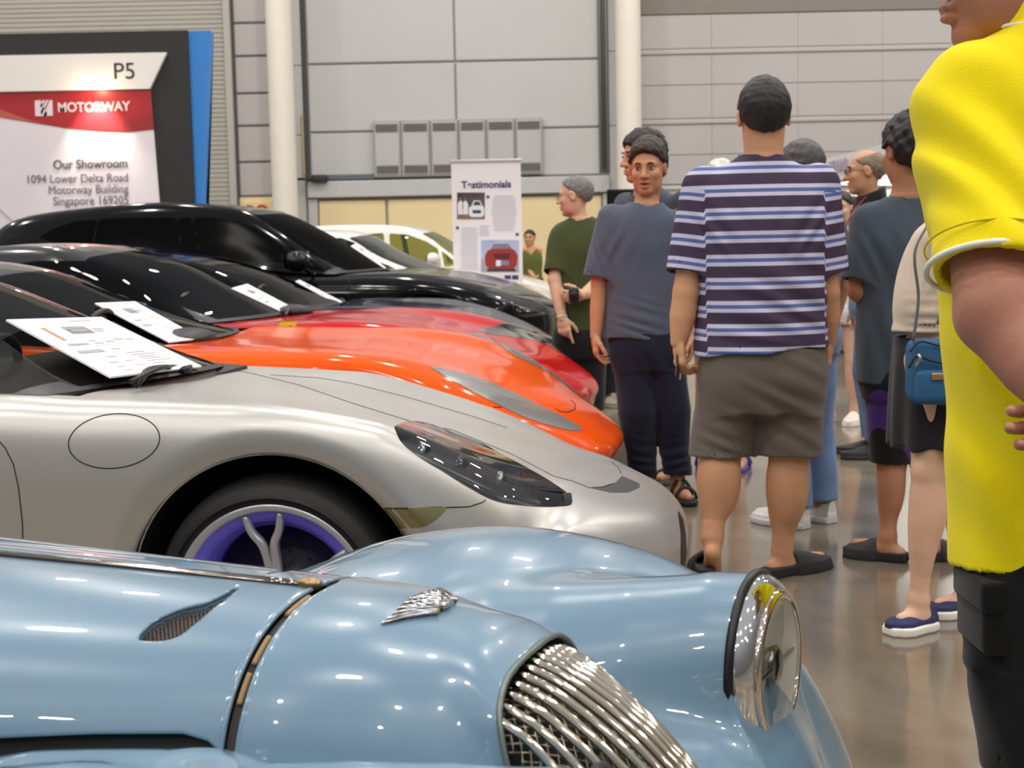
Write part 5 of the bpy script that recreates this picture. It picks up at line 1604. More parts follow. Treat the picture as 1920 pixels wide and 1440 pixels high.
class Person:
    def __init__(s, px, Y, label, face=(0, -1), skin=SKIN, top=None):
        s.Y = Y
        x = at(px, 440, Y)[0]
        s.base = np.array([x, Y, 0.0])
        s.e = empty('person', s.base, 0, label, 'person')
        s.skin = skin
        s.face = unit(np.array([face[0], face[1], 0.0]))
        s.lat = np.cross([0, 0, 1.0], s.face)          # the person's own left
    def J(s, px, py, dy=0.0): return at(px, py, s.Y + dy) - s.base
    def put(s, name, V, F, m, parent=None, attr=None): return mesh(name, V, F, m, parent or s.e, attr=attr)
    def body(s, j, bulk=1.0, h=.008, hands=(), headf=None, hs=1.0, wide=1.0, leg=(.085, .072, .055, .060, .050, .036), arm=(.052, .046, .042, .038, .027), feet=True, mouth=0.0, neck_r=.056, lips=False, extra=None, hand_s=1.0):
        """j: head, neck, sh (two), el, wr, hip, kn, an, toe"""
        hf = unit(headf if headf is not None else s.face)
        R = frame_of(hf); s.hR, s.hc, s.hsz, s.wide = R, np.asarray(j['head'], float), hs, wide
        hd = head_sdf(s.hc, R, hs, wide, mouth)
        mid = (np.asarray(j['hip'][0]) + j['hip'][1]) / 2
        lat = np.asarray(j['sh'][0]) - j['sh'][1]; sw = np.linalg.norm(lat)
        def f(P):
            d = loftell(P, mid - [0, 0, .06], np.asarray(j['neck']), lat, [0, .15, .4, .72, .9, 1.0], np.array([.12, .155, .135, sw * .40, sw * .36, .06]) * [bulk, bulk, bulk, 1, 1, 1], np.array([.10, .115, .10, .11, .085, .055]) * bulk)
            nb = np.asarray(j['neck'], float)
            d = smin(d, bone(P, nb - [0, 0, .03], s.hc - R[:, 2] * .05 * hs - R[:, 0] * .012, [neck_r * 1.15, neck_r, neck_r * .95]), .03)
            d = smin(d, hd(P), .02)
            for k in (0, 1):
                if j['el'][k] is not None:
                    d = smin(d, bone(P, j['sh'][k], j['el'][k], [arm[0], arm[1], arm[2]]), .025)
                    d = smin(d, bone(P, j['el'][k], j['wr'][k], [arm[2] * .98, arm[3], arm[4]]), .012)
                if j['kn'][k] is not None:
                    d = smin(d, bone(P, j['hip'][k], j['kn'][k], [leg[0], leg[1], leg[2]]), .03)
                    d = smin(d, bone(P, j['kn'][k], j['an'][k], [leg[2] * .98, leg[3], leg[3] * .96, leg[4], leg[5], leg[5] * .95]), .015)
                    if feet:
                        a_, t_ = np.asarray(j['an'][k], float), np.asarray(j['toe'][k], float)
                        fd = t_ - a_; fl = unit([fd[0], fd[1], 0])
                        heel = a_ - fl * .045 + [0, 0, min(-.035, -(a_[2] - .032))] if a_[2] < .14 else a_ - fl * .04 - [0, 0, .05]
                        d = smin(d, bone(P, a_, a_ - [0, 0, .03], .034), .02)
                        d = smin(d, bone(P, heel, t_, [.030, .033, .036, .030, .018]), .025)
            if extra is not None: d = smin(d, extra(P), .02)
            return d
        pts = [s.hc + [0, 0, .14], s.hc - [0, 0, .1]]
        for k in ('sh', 'el', 'wr', 'hip', 'kn', 'an', 'toe'):
            pts += [np.asarray(p, float) for p in j[k] if p is not None]
        pts = np.array(pts)
        lo, hi = pts.min(0) - .17, pts.max(0) + .17
        lo[2] = max(lo[2], -.01)
        V, F = nets(f, lo, hi, h)
        parts = [(V, F)]
        for (w, dr, n, th, kw) in hands:
            parts.append(hand_mesh(w, np.asarray(dr, float), np.asarray(n, float), np.asarray(th, float), s=hand_s, **kw))
        V, F = join(parts)
        at_ = None
        if lips:
            q = (V - s.hc) @ R / hs
            g = np.exp(-(((q[:, 0] - .095) / .02) ** 2 + (q[:, 1] / .021) ** 4 + ((q[:, 2] + .065) / .011) ** 4))
            at_ = {'lip': g}
        o = s.put('body', V, F, s.skin, attr=at_)
        s.bodyo = o
        return o
    def eyes(s, brow=True, small=False):
        for sg in (-1, 1):
            c = s.hc + s.hR @ np.array([.0795, .032 * sg * s.wide, .0085]) * s.hsz
            V, F = nets(lambda P: ellip(P, (0, 0, 0), (.0118, .0145, .0055)), (-.02, -.02, -.02), (.02, .02, .02), .004)
            e = s.put('eye', c + (V * s.hsz) @ s.hR.T, F, EYEW)
            V, F = nets(lambda P: ellip(P, (.0082, 0, 0), (.005, .0064, .0053)), (-.02, -.02, -.02), (.02, .02, .02), .003)
            s.put('iris', c + (V * s.hsz) @ s.hR.T, F, EYED, e)
            if brow:
                pts = [s.hc + s.hR @ np.array(p) * s.hsz for p in ((.094, .014 * sg, .0285), (.0925, .030 * sg, .033), (.083, .046 * sg, .0285))]
                s.put('eyebrow', *tube(spline(pts, 10), [.002, .003, .0036, .004, .004, .004, .0036, .003, .0026, .0018], 7), BROW)
                pts = [s.hc + s.hR @ np.array(p) * s.hsz for p in ((.0885, .018 * sg, .0105), (.0925, .031 * sg, .0155), (.083, .045 * sg, .0105))]
                s.put('eyelash', *tube(spline(pts, 8), .0016, 6), BROW)
    def hair(s, m, h=.006, **k):
        f = hair_sdf(s.hc, s.hR, s.hsz, wide=s.wide, **k)
        V, F = nets(f, s.hc - .19, s.hc + .19, h)
        return s.put('hair', V, F, m)
    def glasses(s, m):
        fr = []
        X = lambda p: s.hc + s.hR @ np.array(p) * s.hsz
        for sg in (-1, 1):
            t = np.linspace(0, 2 * math.pi, 21)[:-1]
            fr.append(tube([X((.106, .033 * sg + .024 * math.cos(q), .004 + .017 * math.sin(q))) for q in t], .0019, 6, closed=True))
            fr.append(tube([X((.104, .057 * sg, .008)), X((.05, .078 * sg * s.wide, .010)), X((-.012, .083 * sg * s.wide, .012)), X((-.022, .084 * sg * s.wide, -.006))], .0019, 6))
        fr.append(tube([X((.108, -.01, .008)), X((.112, 0, .010)), X((.108, .01, .008))], .0017, 6))
        s.put('glasses', *join(fr), m)
    def shirt(s, j, hem, ts, wx, wy, m, sl=None, sr=(.075, .085), neck=.075, h=.007, disp=None, th=.009, power=2.3, yoff=None, name='shirt', top=None, tilt=0.0, neckdrop=.02, sk=.055, neck_d=None, attr=None, sleeve_flat=None):
        """hem: (low centre point); sl: for each arm the end of the sleeve along upper arm (fraction past 1 allowed) or None"""
        lat = np.asarray(j['sh'][0], float) - j['sh'][1]
        tp = np.asarray(top if top is not None else np.asarray(j['neck'], float) + [0, 0, .015], float)
        hem = np.asarray(hem, float)
        dsp = disp or (lambda P: 0)
        SL = []
        for k in (0, 1):
            if sl is None or sl[k] is None or j['el'][k] is None: continue
            a, b = np.asarray(j['sh'][k], float), np.asarray(j['el'][k], float)
            ax = b - a; L = np.linalg.norm(ax); ax = ax / L
            cut = None
            SL.append((a + ax * .0, ax, L, sl[k] * L))
        ncen = np.asarray(j['neck'], float)
        s.lastshirt = (tp, hem, SL)
        def parts(P):
            t0 = loftell(P, hem, tp, lat, ts, wx, wy, power, cap0=False, cap1=True, yoff=yoff)
            lng, cut = t0, np.maximum(t0, (hem[2] + tilt * (P[:, 0] - hem[0])) - P[:, 2])
            for a, ax, L, e in SL:
                w_ = bone(P, a, a + ax * (e + .12), np.interp(np.linspace(0, e + .12, 6), [0, e, e + .12], [sr[0], sr[1], sr[1] * 1.02]), sleeve_flat)
                lng = smin(lng, w_, sk)
                cut = smin(cut, np.maximum(w_, (P - a) @ ax - e), sk)
            return lng, cut
        def f(P):
            lng, cut = parts(P)
            dd = dsp(P)
            hz = hem[2] + tilt * (P[:, 0] - hem[0])
            thk = max(th, 1.5 * h)
            cav = np.maximum(lng + dd + thk, P[:, 2] - (hz + .05))
            t0 = loftell(P, hem, tp, lat, ts, wx, wy, power, cap0=False, cap1=True, yoff=yoff)
            for a, ax, L, e in SL:
                al = (P - a) @ ax
                w_ = np.linalg.norm(P - a - np.outer(al, ax), axis=1) - sr[1]
                if sleeve_flat is not None: w_ = bone(P, a, a + ax * (e + .12), np.interp(np.linspace(0, e + .12, 6), [0, e, e + .12], [sr[0], sr[1], sr[1] * 1.02]), sleeve_flat)
                cs_ = np.maximum(np.maximum(w_ + dd + thk, np.abs(al - e + .012) - .024), -t0 - .004)
                cav = np.minimum(cav, cs_)
            g = np.maximum(cut + dd, -cav)
            q = P - (ncen + (s.face * (neckdrop)) + [0, 0, .03])
            hole = np.linalg.norm(q * [1, 1, .22], axis=1) - neck
            return smax(g, -hole, .006)
        pts = np.array([hem, tp] + [a for a, _, _, _ in SL] + [a + ax * e for a, ax, _, e in SL])
        mw = max(max(wx), max(wy))
        lo = pts.min(0) - .12; hi = pts.max(0) + .12
        lo[:2] = np.minimum(lo[:2], hem[:2] - mw - .05); hi[:2] = np.maximum(hi[:2], hem[:2] + mw + .05)
        lo[2] = min(hem[2], lo[2] + .06) - .05
        V, F = nets(f, lo, hi, h)
        at_ = attr(V, SL) if attr else None
        return s.put(name, V, F, m, attr=at_)
    def legs_cloth(s, j, waist, hems, m, name='shorts', rw=(.17, .13), rl=(.11, .1), h=.008, disp=None, th=.009, k=.05, ends=None, rise=.11):
        """waistband height, and hem height of each leg"""
        mid = (np.asarray(j['hip'][0], float) + j['hip'][1]) / 2
        lat = np.asarray(j['sh'][0], float) - j['sh'][1]
        dsp = disp or (lambda P: 0)
        LG = []
        for i in (0, 1):
            hp, kn, an = (np.asarray(j[q][i], float) for q in ('hip', 'kn', 'an'))
            LG.append((hp, kn, an, hems[i]))
        def f(P):
            t0 = loftell(P, mid - [0, 0, rise], np.array([mid[0], mid[1], waist]), lat, [0, .5, 1.0], [rw[0] * .92, rw[0] * 1.03, rw[0]], [rw[1] * .9, rw[1] * 1.05, rw[1]], 2.4, cap0=False, cap1=False)
            t0 = np.maximum(t0, mid[2] - rise - P[:, 2])
            top = P[:, 2] - waist
            lng = t0; cut = np.maximum(t0, top)
            for hp, kn, an, hz in LG:
                w_ = np.minimum(bone(P, hp, kn, [rl[0], (rl[0] + rl[1]) / 2, rl[1]]), bone(P, kn, an, [rl[1], rl[-1], rl[-1] if len(rl) < 4 else rl[3]]))
                lng = smin(lng, w_, k)
                cut = smin(cut, np.maximum(w_, hz - P[:, 2]), k)
            cut = np.maximum(cut, top)
            dd = dsp(P)
            near = np.full(len(P), 9.0)
            for hp, kn, an, hz in LG: near = np.minimum(near, P[:, 2] - (hz + .04))
            return np.maximum(cut + dd, -np.maximum(lng + dd + max(th, 1.5 * h), near))
        P_ = np.array([np.asarray(p, float) for q in ('hip', 'kn') for p in j[q]] + [np.array([mid[0], mid[1], waist])] + [g[2] for g in LG if g[3] < g[1][2] - .02])
        lo, hi = P_.min(0) - .2, P_.max(0) + .2
        lo[2] = min(hems) - .03; hi[2] = waist + .03
        V, F = nets(f, lo, hi, h)
        return s.put(name, V, F, m)
    # ---- footwear: sole height 0 at the ground, direction fd
    def foot_frame(s, heel, toe):
        heel = np.asarray(heel, float); toe = np.asarray(toe, float)
        f = unit(toe - heel); l = unit(np.cross([0, 0, 1.0], f)); u = np.cross(f, l)
        return heel, np.stack([f, l, u], 1), np.linalg.norm(toe - heel)
    def shoe(s, heel, toe, kind, m, m2=None, w=.047):
        heel, R, L = s.foot_frame(heel, toe)
        def sole(q, t0, t1, grow=0.0):
            x = np.clip(q[:, 0] / L, 0, 1)
            hw = np.interp(x, [0, .12, .35, .7, .9, 1], [.028, .036, .038, w + .004, w * .86, .022]) + grow
            ov = np.where(q[:, 0] < 0, -q[:, 0], np.where(q[:, 0] > L, q[:, 0] - L, 0))
            d2 = np.sqrt(np.maximum(np.abs(q[:, 1]) - hw + .012, 0) ** 2 + ov ** 2) - .012
            return smax(d2, np.maximum(t0 - q[:, 2], q[:, 2] - t1), .008)
        lo, hi = np.array([-.05, -.09, -.03]), np.array([L + .05, .09, .17])
        def emit(name, fn, mm, par=None, h=.005):
            V, F = nets(fn, lo, hi, h)
            return s.put(name, heel + V @ R.T, F, mm, par)
        def dome(q, x0, x1, top, grow=0.0):
            x = np.clip((q[:, 0]) / L, 0, 1)
            hz = np.interp(x, [0, .25, .5, .75, 1.0], top)
            hw = np.interp(x, [0, .12, .35, .7, .9, 1], [.032, .042, .043, w + .008, w * .95, .030]) + grow
            k = np.sqrt((q[:, 1] / hw) ** 2 + (np.maximum(q[:, 2], 0) / hz) ** 2)
            d = (k - 1) * np.minimum(hw, hz)
            return np.maximum(np.maximum(d, -q[:, 2]), np.maximum(q[:, 0] - L - .004 + q[:, 2] * .25, -.012 - q[:, 0]))
        if kind == 'slide':
            o = emit('slide', lambda q: smin(sole(q, 0, .040), smax(dome(q, 0, 1, [.06, .085, .088, .068, .048], .008), np.maximum(L * .42 - q[:, 0], -dome(q, 0, 1, [.05, .07, .072, .054, .03], -.002)), .006), .012), m)
        elif kind == 'sandal':
            o = emit('sandal_sole', lambda q: sole(q, 0, .026, .003), m)
            st = []
            for x0, x1, z in ((.62, .72, .056), (.30, .42, .078)):
                pts = [((x0 + (x1 - x0) * abs(t)) * L, t * (w + .004), .022 + z * math.sqrt(max(0, 1 - t * t))) for t in np.linspace(-1, 1, 15)]
                st.append(tube(np.array(pts), .008, 8, flat=.5))
            pts = [(-.012 + .11 * L * abs(t) * 4, t * .036, .055 + .03 * abs(t)) for t in np.linspace(-1, 1, 11)]
            st.append(tube(np.array(pts), .006, 8, flat=.6))
            pts = [((.35 + .32 * t) * L, .03 - .06 * t, .096 - .025 * t) for t in np.linspace(0, 1, 8)]
            st.append(tube(np.array(pts), .008, 8, flat=.5))
            V, F = join(st)
            s.put('sandal_strap', heel + V @ R.T, F, m, o)
        elif kind in ('sneaker', 'slipon', 'shoe'):
            o = emit('shoe_sole', lambda q: sole(q, 0, .030 if kind != 'shoe' else .022, .012 if kind != 'shoe' else .006), m2 or m)
            tp = dict(sneaker=[.105, .115, .104, .074, .06], slipon=[.085, .075, .07, .058, .045], shoe=[.08, .085, .078, .058, .045])[kind]
            up = emit('shoe_upper', lambda q: smax(smin(dome(q, 0, 1, tp), sole(q, .02, .045), .01), -ellip(q, (.045, 0, .125), (.05, .026, .045)), .01), m, o)
            if kind == 'sneaker':
                st = [tube(np.array([((x) * L, t * .036, .03 + .062 * math.sqrt(1 - t * t * .9)) for t in np.linspace(-.6, .6, 9)]), .003, 6) for x in (.45, .53, .61)]
                V, F = join(st)
                s.put('laces', heel + V @ R.T, F, mat('laces', (226, 224, 220), .8), up)
        return o
# ---- the man in the striped tee, seen from behind
def both(a, b): return (np.asarray(a, float) if a is not None else None, np.asarray(b, float) if b is not None else None)
p = Person(1425, 5.35, 'heavyset man from behind in purple and white striped tee and grey shorts', face=(0.05, 1), skin=SKIN)
J = p.J
j = dict(head=J(1432, 224), neck=J(1430, 300), sh=both(J(1318, 352), J(1533, 350)), el=both(J(1287, 548, -.02), J(1549, 545, .02)), wr=both(J(1273, 640, -.02), J(1553, 640, .10)),
         hip=both(J(1378, 700), J(1482, 700)), kn=both(J(1352, 850, .02), J(1480, 855, -.02)), an=both(J(1336, 1008, -.06), J(1466, 1047, .0)), toe=both(J(1336, 1085, .10), J(1538, 1078, .10)))
j['an'][1][2] = .085; j['toe'][1][2] = .045
def calf(P):
    a = ellip(P, (j['kn'][0] + (j['an'][0] - j['kn'][0]) * .30) + [0.0, -.02, 0], (.080, .075, .15))
    b = ellip(P, (j['kn'][1] + (j['an'][1] - j['kn'][1]) * .30) + [0.0, -.02, 0], (.074, .072, .15))
    return np.minimum(a, b)
p.body(j, bulk=1.2, h=.0075, hs=1.06, wide=1.05, leg=(.11, .10, .075, .080, .062, .043), arm=(.062, .056, .050, .050, .032), neck_r=.072, extra=calf, hand_s=1.05,
       hands=[(j['wr'][0], (0.05, -.05, -1), (.9, .2, 0), (.3, 1, 0.1), dict(curls=(.55, .75, .85, .9))), (j['wr'][1], (0, .25, -1), (-.9, .2, 0), (-.3, 1, 0), dict(curl=.4))])
p.hair(HAIR_K, t=.012, front=.10, nape=-.075, top=.012, seed=3, rough=.0016)
def stripe_attr(V, SL):
    s_ = V[:, 2].copy()
    for a, ax, L, e in SL:
        q = V - a
        along = q @ ax
        rad = np.linalg.norm(q - np.outer(along, ax), axis=1)
        side = np.sign(ax[0]) if abs(ax[0]) > .02 else 0
        out = (np.abs(V[:, 0] - (SL[0][0][0] + SL[1][0][0]) / 2) > abs(SL[0][0][0] - SL[1][0][0]) / 2 + .005) & (along > .02)
        k = np.sign(V[:, 0] - (SL[0][0][0] + SL[1][0][0]) / 2) == np.sign(a[0] - (SL[0][0][0] + SL[1][0][0]) / 2)
        s_ = np.where(out & k, a[2] - along + .02 + q[:, 0] * np.sign(a[0] - SL[0][0][0] + 1e-3 - abs(a[0] - SL[0][0][0]) * 0) * 0, s_)
    return {'stripe': s_}
m = bpy.data.materials.new('striped_cotton'); m.use_nodes = True
nt = m.node_tree; b = nt.nodes['Principled BSDF']; b.inputs['Roughness'].default_value = .85; b.inputs['Specular IOR Level'].default_value = .2
a = nt.nodes.new('ShaderNodeAttribute'); a.attribute_name = 'stripe'
mm = nt.nodes.new('ShaderNodeMath'); mm.operation = 'MULTIPLY_ADD'; mm.inputs[1].default_value = 1 / .0845; mm.inputs[2].default_value = .42
fr = nt.nodes.new('ShaderNodeMath'); fr.operation = 'FRACT'
cr_ = nt.nodes.new('ShaderNodeValToRGB'); cr_.color_ramp.interpolation = 'CONSTANT'
pu, whi, blu = lin((66, 54, 74)), lin((186, 184, 208)), lin((84, 98, 150))
el = cr_.color_ramp.elements
el[0].position = 0; el[0].color = pu; el[1].position = .47; el[1].color = whi
for ps, c in ((.64, blu), (.80, whi), (.97, pu)):
    e = el.new(ps); e.color = c
nt.links.new(a.outputs['Fac'], mm.inputs[0]); nt.links.new(mm.outputs[0], fr.inputs[0]); nt.links.new(fr.outputs[0], cr_.inputs[0]); nt.links.new(cr_.outputs[0], b.inputs['Base Color'])
nn = nt.nodes.new('ShaderNodeTexNoise'); nn.inputs['Scale'].default_value = 500; bb = nt.nodes.new('ShaderNodeBump'); bb.inputs['Strength'].default_value = .3; bb.inputs['Distance'].default_value = .001
nt.links.new(nn.outputs['Fac'], bb.inputs['Height']); nt.links.new(bb.outputs[0], b.inputs['Normal'])
hem = J(1425, 655)
w1 = waves(11, .22, .004, (1.2, 1, .35)); c1 = creases([(J(1480, 560, -.15), (.5, 0, 1), .09, .007, .15), (J(1340, 420, -.15), (1, 0, .7), .07, .006, .10), (J(1520, 420, -.15), (-1, 0, .7), .07, .006, .10), (J(1420, 620, -.15), (.2, 0, 1), .08, .005, .16)])
p.shirt(j, hem, [0, .2, .45, .7, .86, 1.0], [.252, .244, .242, .245, .215, .085], [.204, .190, .178, .165, .125, .075], m, sl=(.82, .82), sr=(.082, .088), neck=.085, h=.007, disp=lambda P: w1(P) + c1(P), attr=stripe_attr, power=2.4, tilt=.06, neckdrop=.02)
w2 = waves(12, .2, .005, (1, 1, .5)); c2 = creases([(J(1470, 740, -.15), (.5, 0, 1), .07, .006, .12), (J(1360, 830, -.15), (.4, 0, 1), .06, .006, .1), (J(1500, 800, -.15), (.6, 0, 1), .08, .005, .14)])
p.legs_cloth(j, J(1425, 651)[2], [J(1360, 852)[2], J(1480, 848)[2]], cloth('shorts_taupe', (98, 90, 82)), rw=(.232, .185), rl=(.128, .118, .118), disp=lambda P: w2(P) + c2(P), h=.0075, rise=.14, k=.035)
EVA = mat('slide_black', (34, 33, 34), .7)
p.shoe(J(1432, 1086, -.07) * [1, 1, 0], (j['toe'][1] + [.03, .03, 0]) * [1, 1, 0], 'slide', EVA, w=.052)
th = j['toe'][0] * [1, 1, 0] + [-.03, -.10, .0]
p.shoe(th + [-.02, -.10, .012], th + [.0, .16, .0], 'slide', EVA, w=.052)
# phone in his left hand
ph = empty('mobile_phone', p.base + J(1273, 668, -.02) + [.0, 0, -.012], 0, 'dark mobile phone held in the striped tee man left hand', 'phone')
V, F = rbox(-.036, .036, -.004, .004, -.072, .072, .004, 2)
Rm = np.array(Matrix.Rotation(math.radians(70), 3, 'Z') @ Matrix.Rotation(math.radians(18), 3, 'Y'))
mesh('phone_body', V @ Rm.T, F, mat('phone_black', (22, 22, 24), .15, coat=1), ph)
mesh('camera_lens', *(lambda a: (a[0] @ Rm.T, a[1]))(lathe([(0, -.0055), (.008, -.0055), (.009, -.004)], 16, 'y', (.018, 0, .05))), CHROME_D, ph)

# ---- the man in the slate tee facing us
skl = bpy.data.materials.new('skin_face'); skl = mat('skin_face', (190, 138, 106), 0.5, sss=.12, spec=.35)
nt = skl.node_tree; b = nt.nodes['Principled BSDF']
a = nt.nodes.new('ShaderNodeAttribute'); a.attribute_name = 'lip'
mx = nt.nodes.new('ShaderNodeMixRGB'); mx.inputs[1].default_value = lin((190, 138, 106)); mx.inputs[2].default_value = lin((166, 92, 82))
nt.links.new(a.outputs['Fac'], mx.inputs[0]); nt.links.new(mx.outputs[0], b.inputs['Base Color'])
p = Person(1208, 7.0, 'young man facing us in slate blue tee and navy trousers with black sandals', face=(-.08, -1), skin=skl)
J = p.J
j = dict(head=J(1215, 319), neck=J(1211, 386), sh=both(J(1284, 408), J(1146, 408)), el=both(J(1297, 530), J(1124, 530)), wr=both(J(1296, 630, -.05), J(1117, 630, -.03)),
         hip=both(J(1236, 650), J(1184, 650)), kn=both(J(1260, 770), J(1196, 770, -.03)), an=both(J(1271, 893, -.02), J(1207, 882, .02)), toe=both(J(1292, 938, -.22), J(1230, 922, -.18)))
for k in (0, 1): j['an'][k][2] = .09; j['toe'][k][2] = .04
p.body(j, h=.0055, hs=1.04, headf=(-.30, -1, -.04), lips=True, mouth=1.0, neck_r=.058, arm=(.05, .046, .041, .038, .027),
       hands=[(j['wr'][1], (.02, -.1, -1), (.9, 0, 0), (0, -1, 0), dict(curls=(.35, .5, .6, .7))), (j['wr'][0], (0, -.1, -1), (-.9, 0, 0), (0, -1, 0), dict(curl=.4))])
p.eyes()
p.hair(HAIR_B, h=.0055, t=.018, front=.086, nape=-.07, top=.017, seed=8, rough=.0022)
w1 = waves(21, .2, .004, (1.2, 1, .3)); c1 = creases([(J(1160, 460, -.1), (1, 0, -.5), .07, .004, .09), (J(1200, 610, -.12), (.3, 0, 1), .05, .004, .10), (J(1130, 480, -.05), (1, 0, .3), .05, .004, .08)])
p.shirt(j, J(1200, 632), [0, .2, .5, .75, .88, 1.0], [.180, .178, .184, .194, .172, .082], [.135, .13, .125, .125, .112, .084], cloth('tee_slate', (82, 90, 106)), sl=(.92, .92), sr=(.066, .084), neck=.078, disp=lambda P: w1(P) + c1(P), neckdrop=.012)
w2 = waves(22, .22, .006, (1, 1, .45)); c2 = creases([(J(1205, 860, -.1), (.2, 0, 1), .05, .007, .09), (J(1268, 865, -.1), (-.2, 0, 1), .05, .007, .09), (J(1215, 690, -.1), (1, 0, .5), .07, .004, .1)])
p.legs_cloth(j, J(1200, 622)[2], [J(1207, 890)[2], J(1270, 893)[2]], cloth('trousers_navy', (30, 32, 50)), name='trousers', rw=(.17, .135), rl=(.108, .098, .082, .076), disp=lambda P: w2(P) + c2(P), k=.03)
for k in (0, 1):
    fl = unit((j['toe'][k] - j['an'][k]) * [1, 1, 0])
    p.shoe(j['an'][k] * [1, 1, 0] - fl * .06, j['toe'][k] * [1, 1, 0] + fl * .03, 'sandal', mat('sandal_black', (28, 27, 28), .7), w=.05)

# ---- older man in green, hands behind his back
p = Person(1085, 9.9, 'grey-haired man with glasses in green shirt, hand behind his back', face=(-.45, .9), skin=SKIN_L)
J = p.J
j = dict(head=J(1078, 369), neck=J(1088, 412), sh=both(J(1056, 438, .03), J(1124, 432, -.02)), el=both(J(1040, 525, -.08), J(1140, 515, -.06)), wr=both(J(1054, 597, -.17), J(1092, 553, -.23)),
         hip=both(J(1070, 640), J(1108, 640)), kn=both(J(1070, 775), J(1105, 775)), an=both(J(1072, 890), J(1105, 890)), toe=both(J(1040, 900, .1), J(1080, 900, .12)))
for k in (0, 1): j['an'][k][2] = .085; j['toe'][k][2] = .04
p.body(j, h=.008, headf=(-1, .28, -.05), hs=1.13, arm=(.058, .052, .048, .044, .033), hand_s=1.15,
       hands=[(j['wr'][0], (.18, -.05, -1), (.5, .9, 0), (.9, -.3, 0), dict(curls=(.1, .5, .7, .8))), (j['wr'][1], (-1, .0, -.1), (0, .9, .3), (0, .3, 1), dict(curl=.6))])
p.hair(HAIR_G, t=.006, front=.095, nape=-.06, seed=5, rough=.0015); p.eyes(brow=False); p.glasses(mat('glasses_metal', (120, 116, 112), .3, .7))
GR = cloth('shirt_green', (64, 74, 42)); GR2 = cloth('yoke_green', (74, 90, 50))
w1 = waves(31, .2, .004, (1.2, 1, .3))
p.shirt(j, J(1088, 622), [0, .2, .5, .75, .88, 1.0], [.18, .18, .19, .21, .185, .08], [.155, .155, .15, .145, .115, .07], GR, sl=(.85, .85), sr=(.078, .088), neck=.075, h=.008, disp=w1, neckdrop=.0)
p.legs_cloth(j, J(1088, 615)[2], [.10, .10], cloth('trousers_black', (26, 26, 30)), name='trousers', rw=(.185, .16), rl=(.115, .105, .10, .09), h=.012)
for k in (0, 1): p.shoe(j['an'][k] * [1, 1, 0] + [.04, -.05, 0], j['toe'][k] * [1, 1, 0] + [-.02, .03, 0], 'shoe', mat('shoe_black', (24, 24, 25), .5))
t = np.linspace(0, 2 * math.pi, 20)[:-1]
wv = unit(j['wr'][0] - j['el'][0]); u_, v_ = basis(wv)
p.put('wrist_watch', *tube([j['wr'][0] - wv * .01 + .031 * (math.cos(q) * u_ + math.sin(q) * v_) for q in t], .008, 8, closed=True), mat('watch_band', (206, 200, 190), .4))
q = p.base + J(1076, 553, -.27)
cam_e = empty('pocket_camera', q, 0, 'small black camera held behind the back of the green shirt man', 'camera')
mesh('camera_body', *rbox(-.035, .035, -.03, .03, -.055, .05, .015, 3), mat('camera_black', (28, 28, 30), .45), cam_e)
mesh('camera_lens', *lathe([(0, -.055), (.02, -.055), (.026, -.05), (.028, -.02)], 20, 'y', (0.0, 0, .0)), BLACK, cam_e)

# ---- small far man in olive tank top
p = Person(998, 21.0, 'distant man in olive tank top against the cream doors', face=(-.25, -1), skin=SKIN)
J = p.J
j = dict(head=J(993, 447), neck=J(996, 463), sh=both(J(1010, 470), J(985, 470)), el=both(J(1012, 497), J(988, 500, -.05)), wr=both(J(1006, 520, -.1), J(1002, 522, -.15)),
         hip=both(J(1004, 530), J(992, 530)), kn=both(J(1004, 575), J(992, 575)), an=both(J(1005, 612), J(992, 612)), toe=both(J(1005, 618, -.2), J(992, 618, -.2)))
for k in (0, 1): j['an'][k][2] = .085; j['toe'][k][2] = .04
p.body(j, h=.012, hs=.98, arm=(.055, .05, .045, .04, .03), hands=[(j['wr'][1], (.4, 0, -1), (.8, 0, 0), (0, -1, 0), dict(curl=.6, h=.006))])
p.hair(HAIR_K, h=.01, t=.01, front=.085, seed=6); p.eyes()
p.shirt(j, J(998, 526), [0, .3, .7, .9, 1.0], [.15, .15, .155, .12, .06], [.13, .125, .12, .09, .06], cloth('tank_olive', (92, 98, 44)), neck=.085, h=.012, name='tank_top', top=j['neck'])
p.legs_cloth(j, J(998, 522)[2], [.45, .45], cloth('shorts_dark', (40, 40, 46)), rw=(.16, .14), rl=(.11, .105, .1), h=.014)
for k in (0, 1): p.shoe(j['an'][k] * [1, 1, 0] + [0, .06, 0], j['toe'][k] * [1, 1, 0], 'shoe', mat('shoe_black', (24, 24, 25), .5))

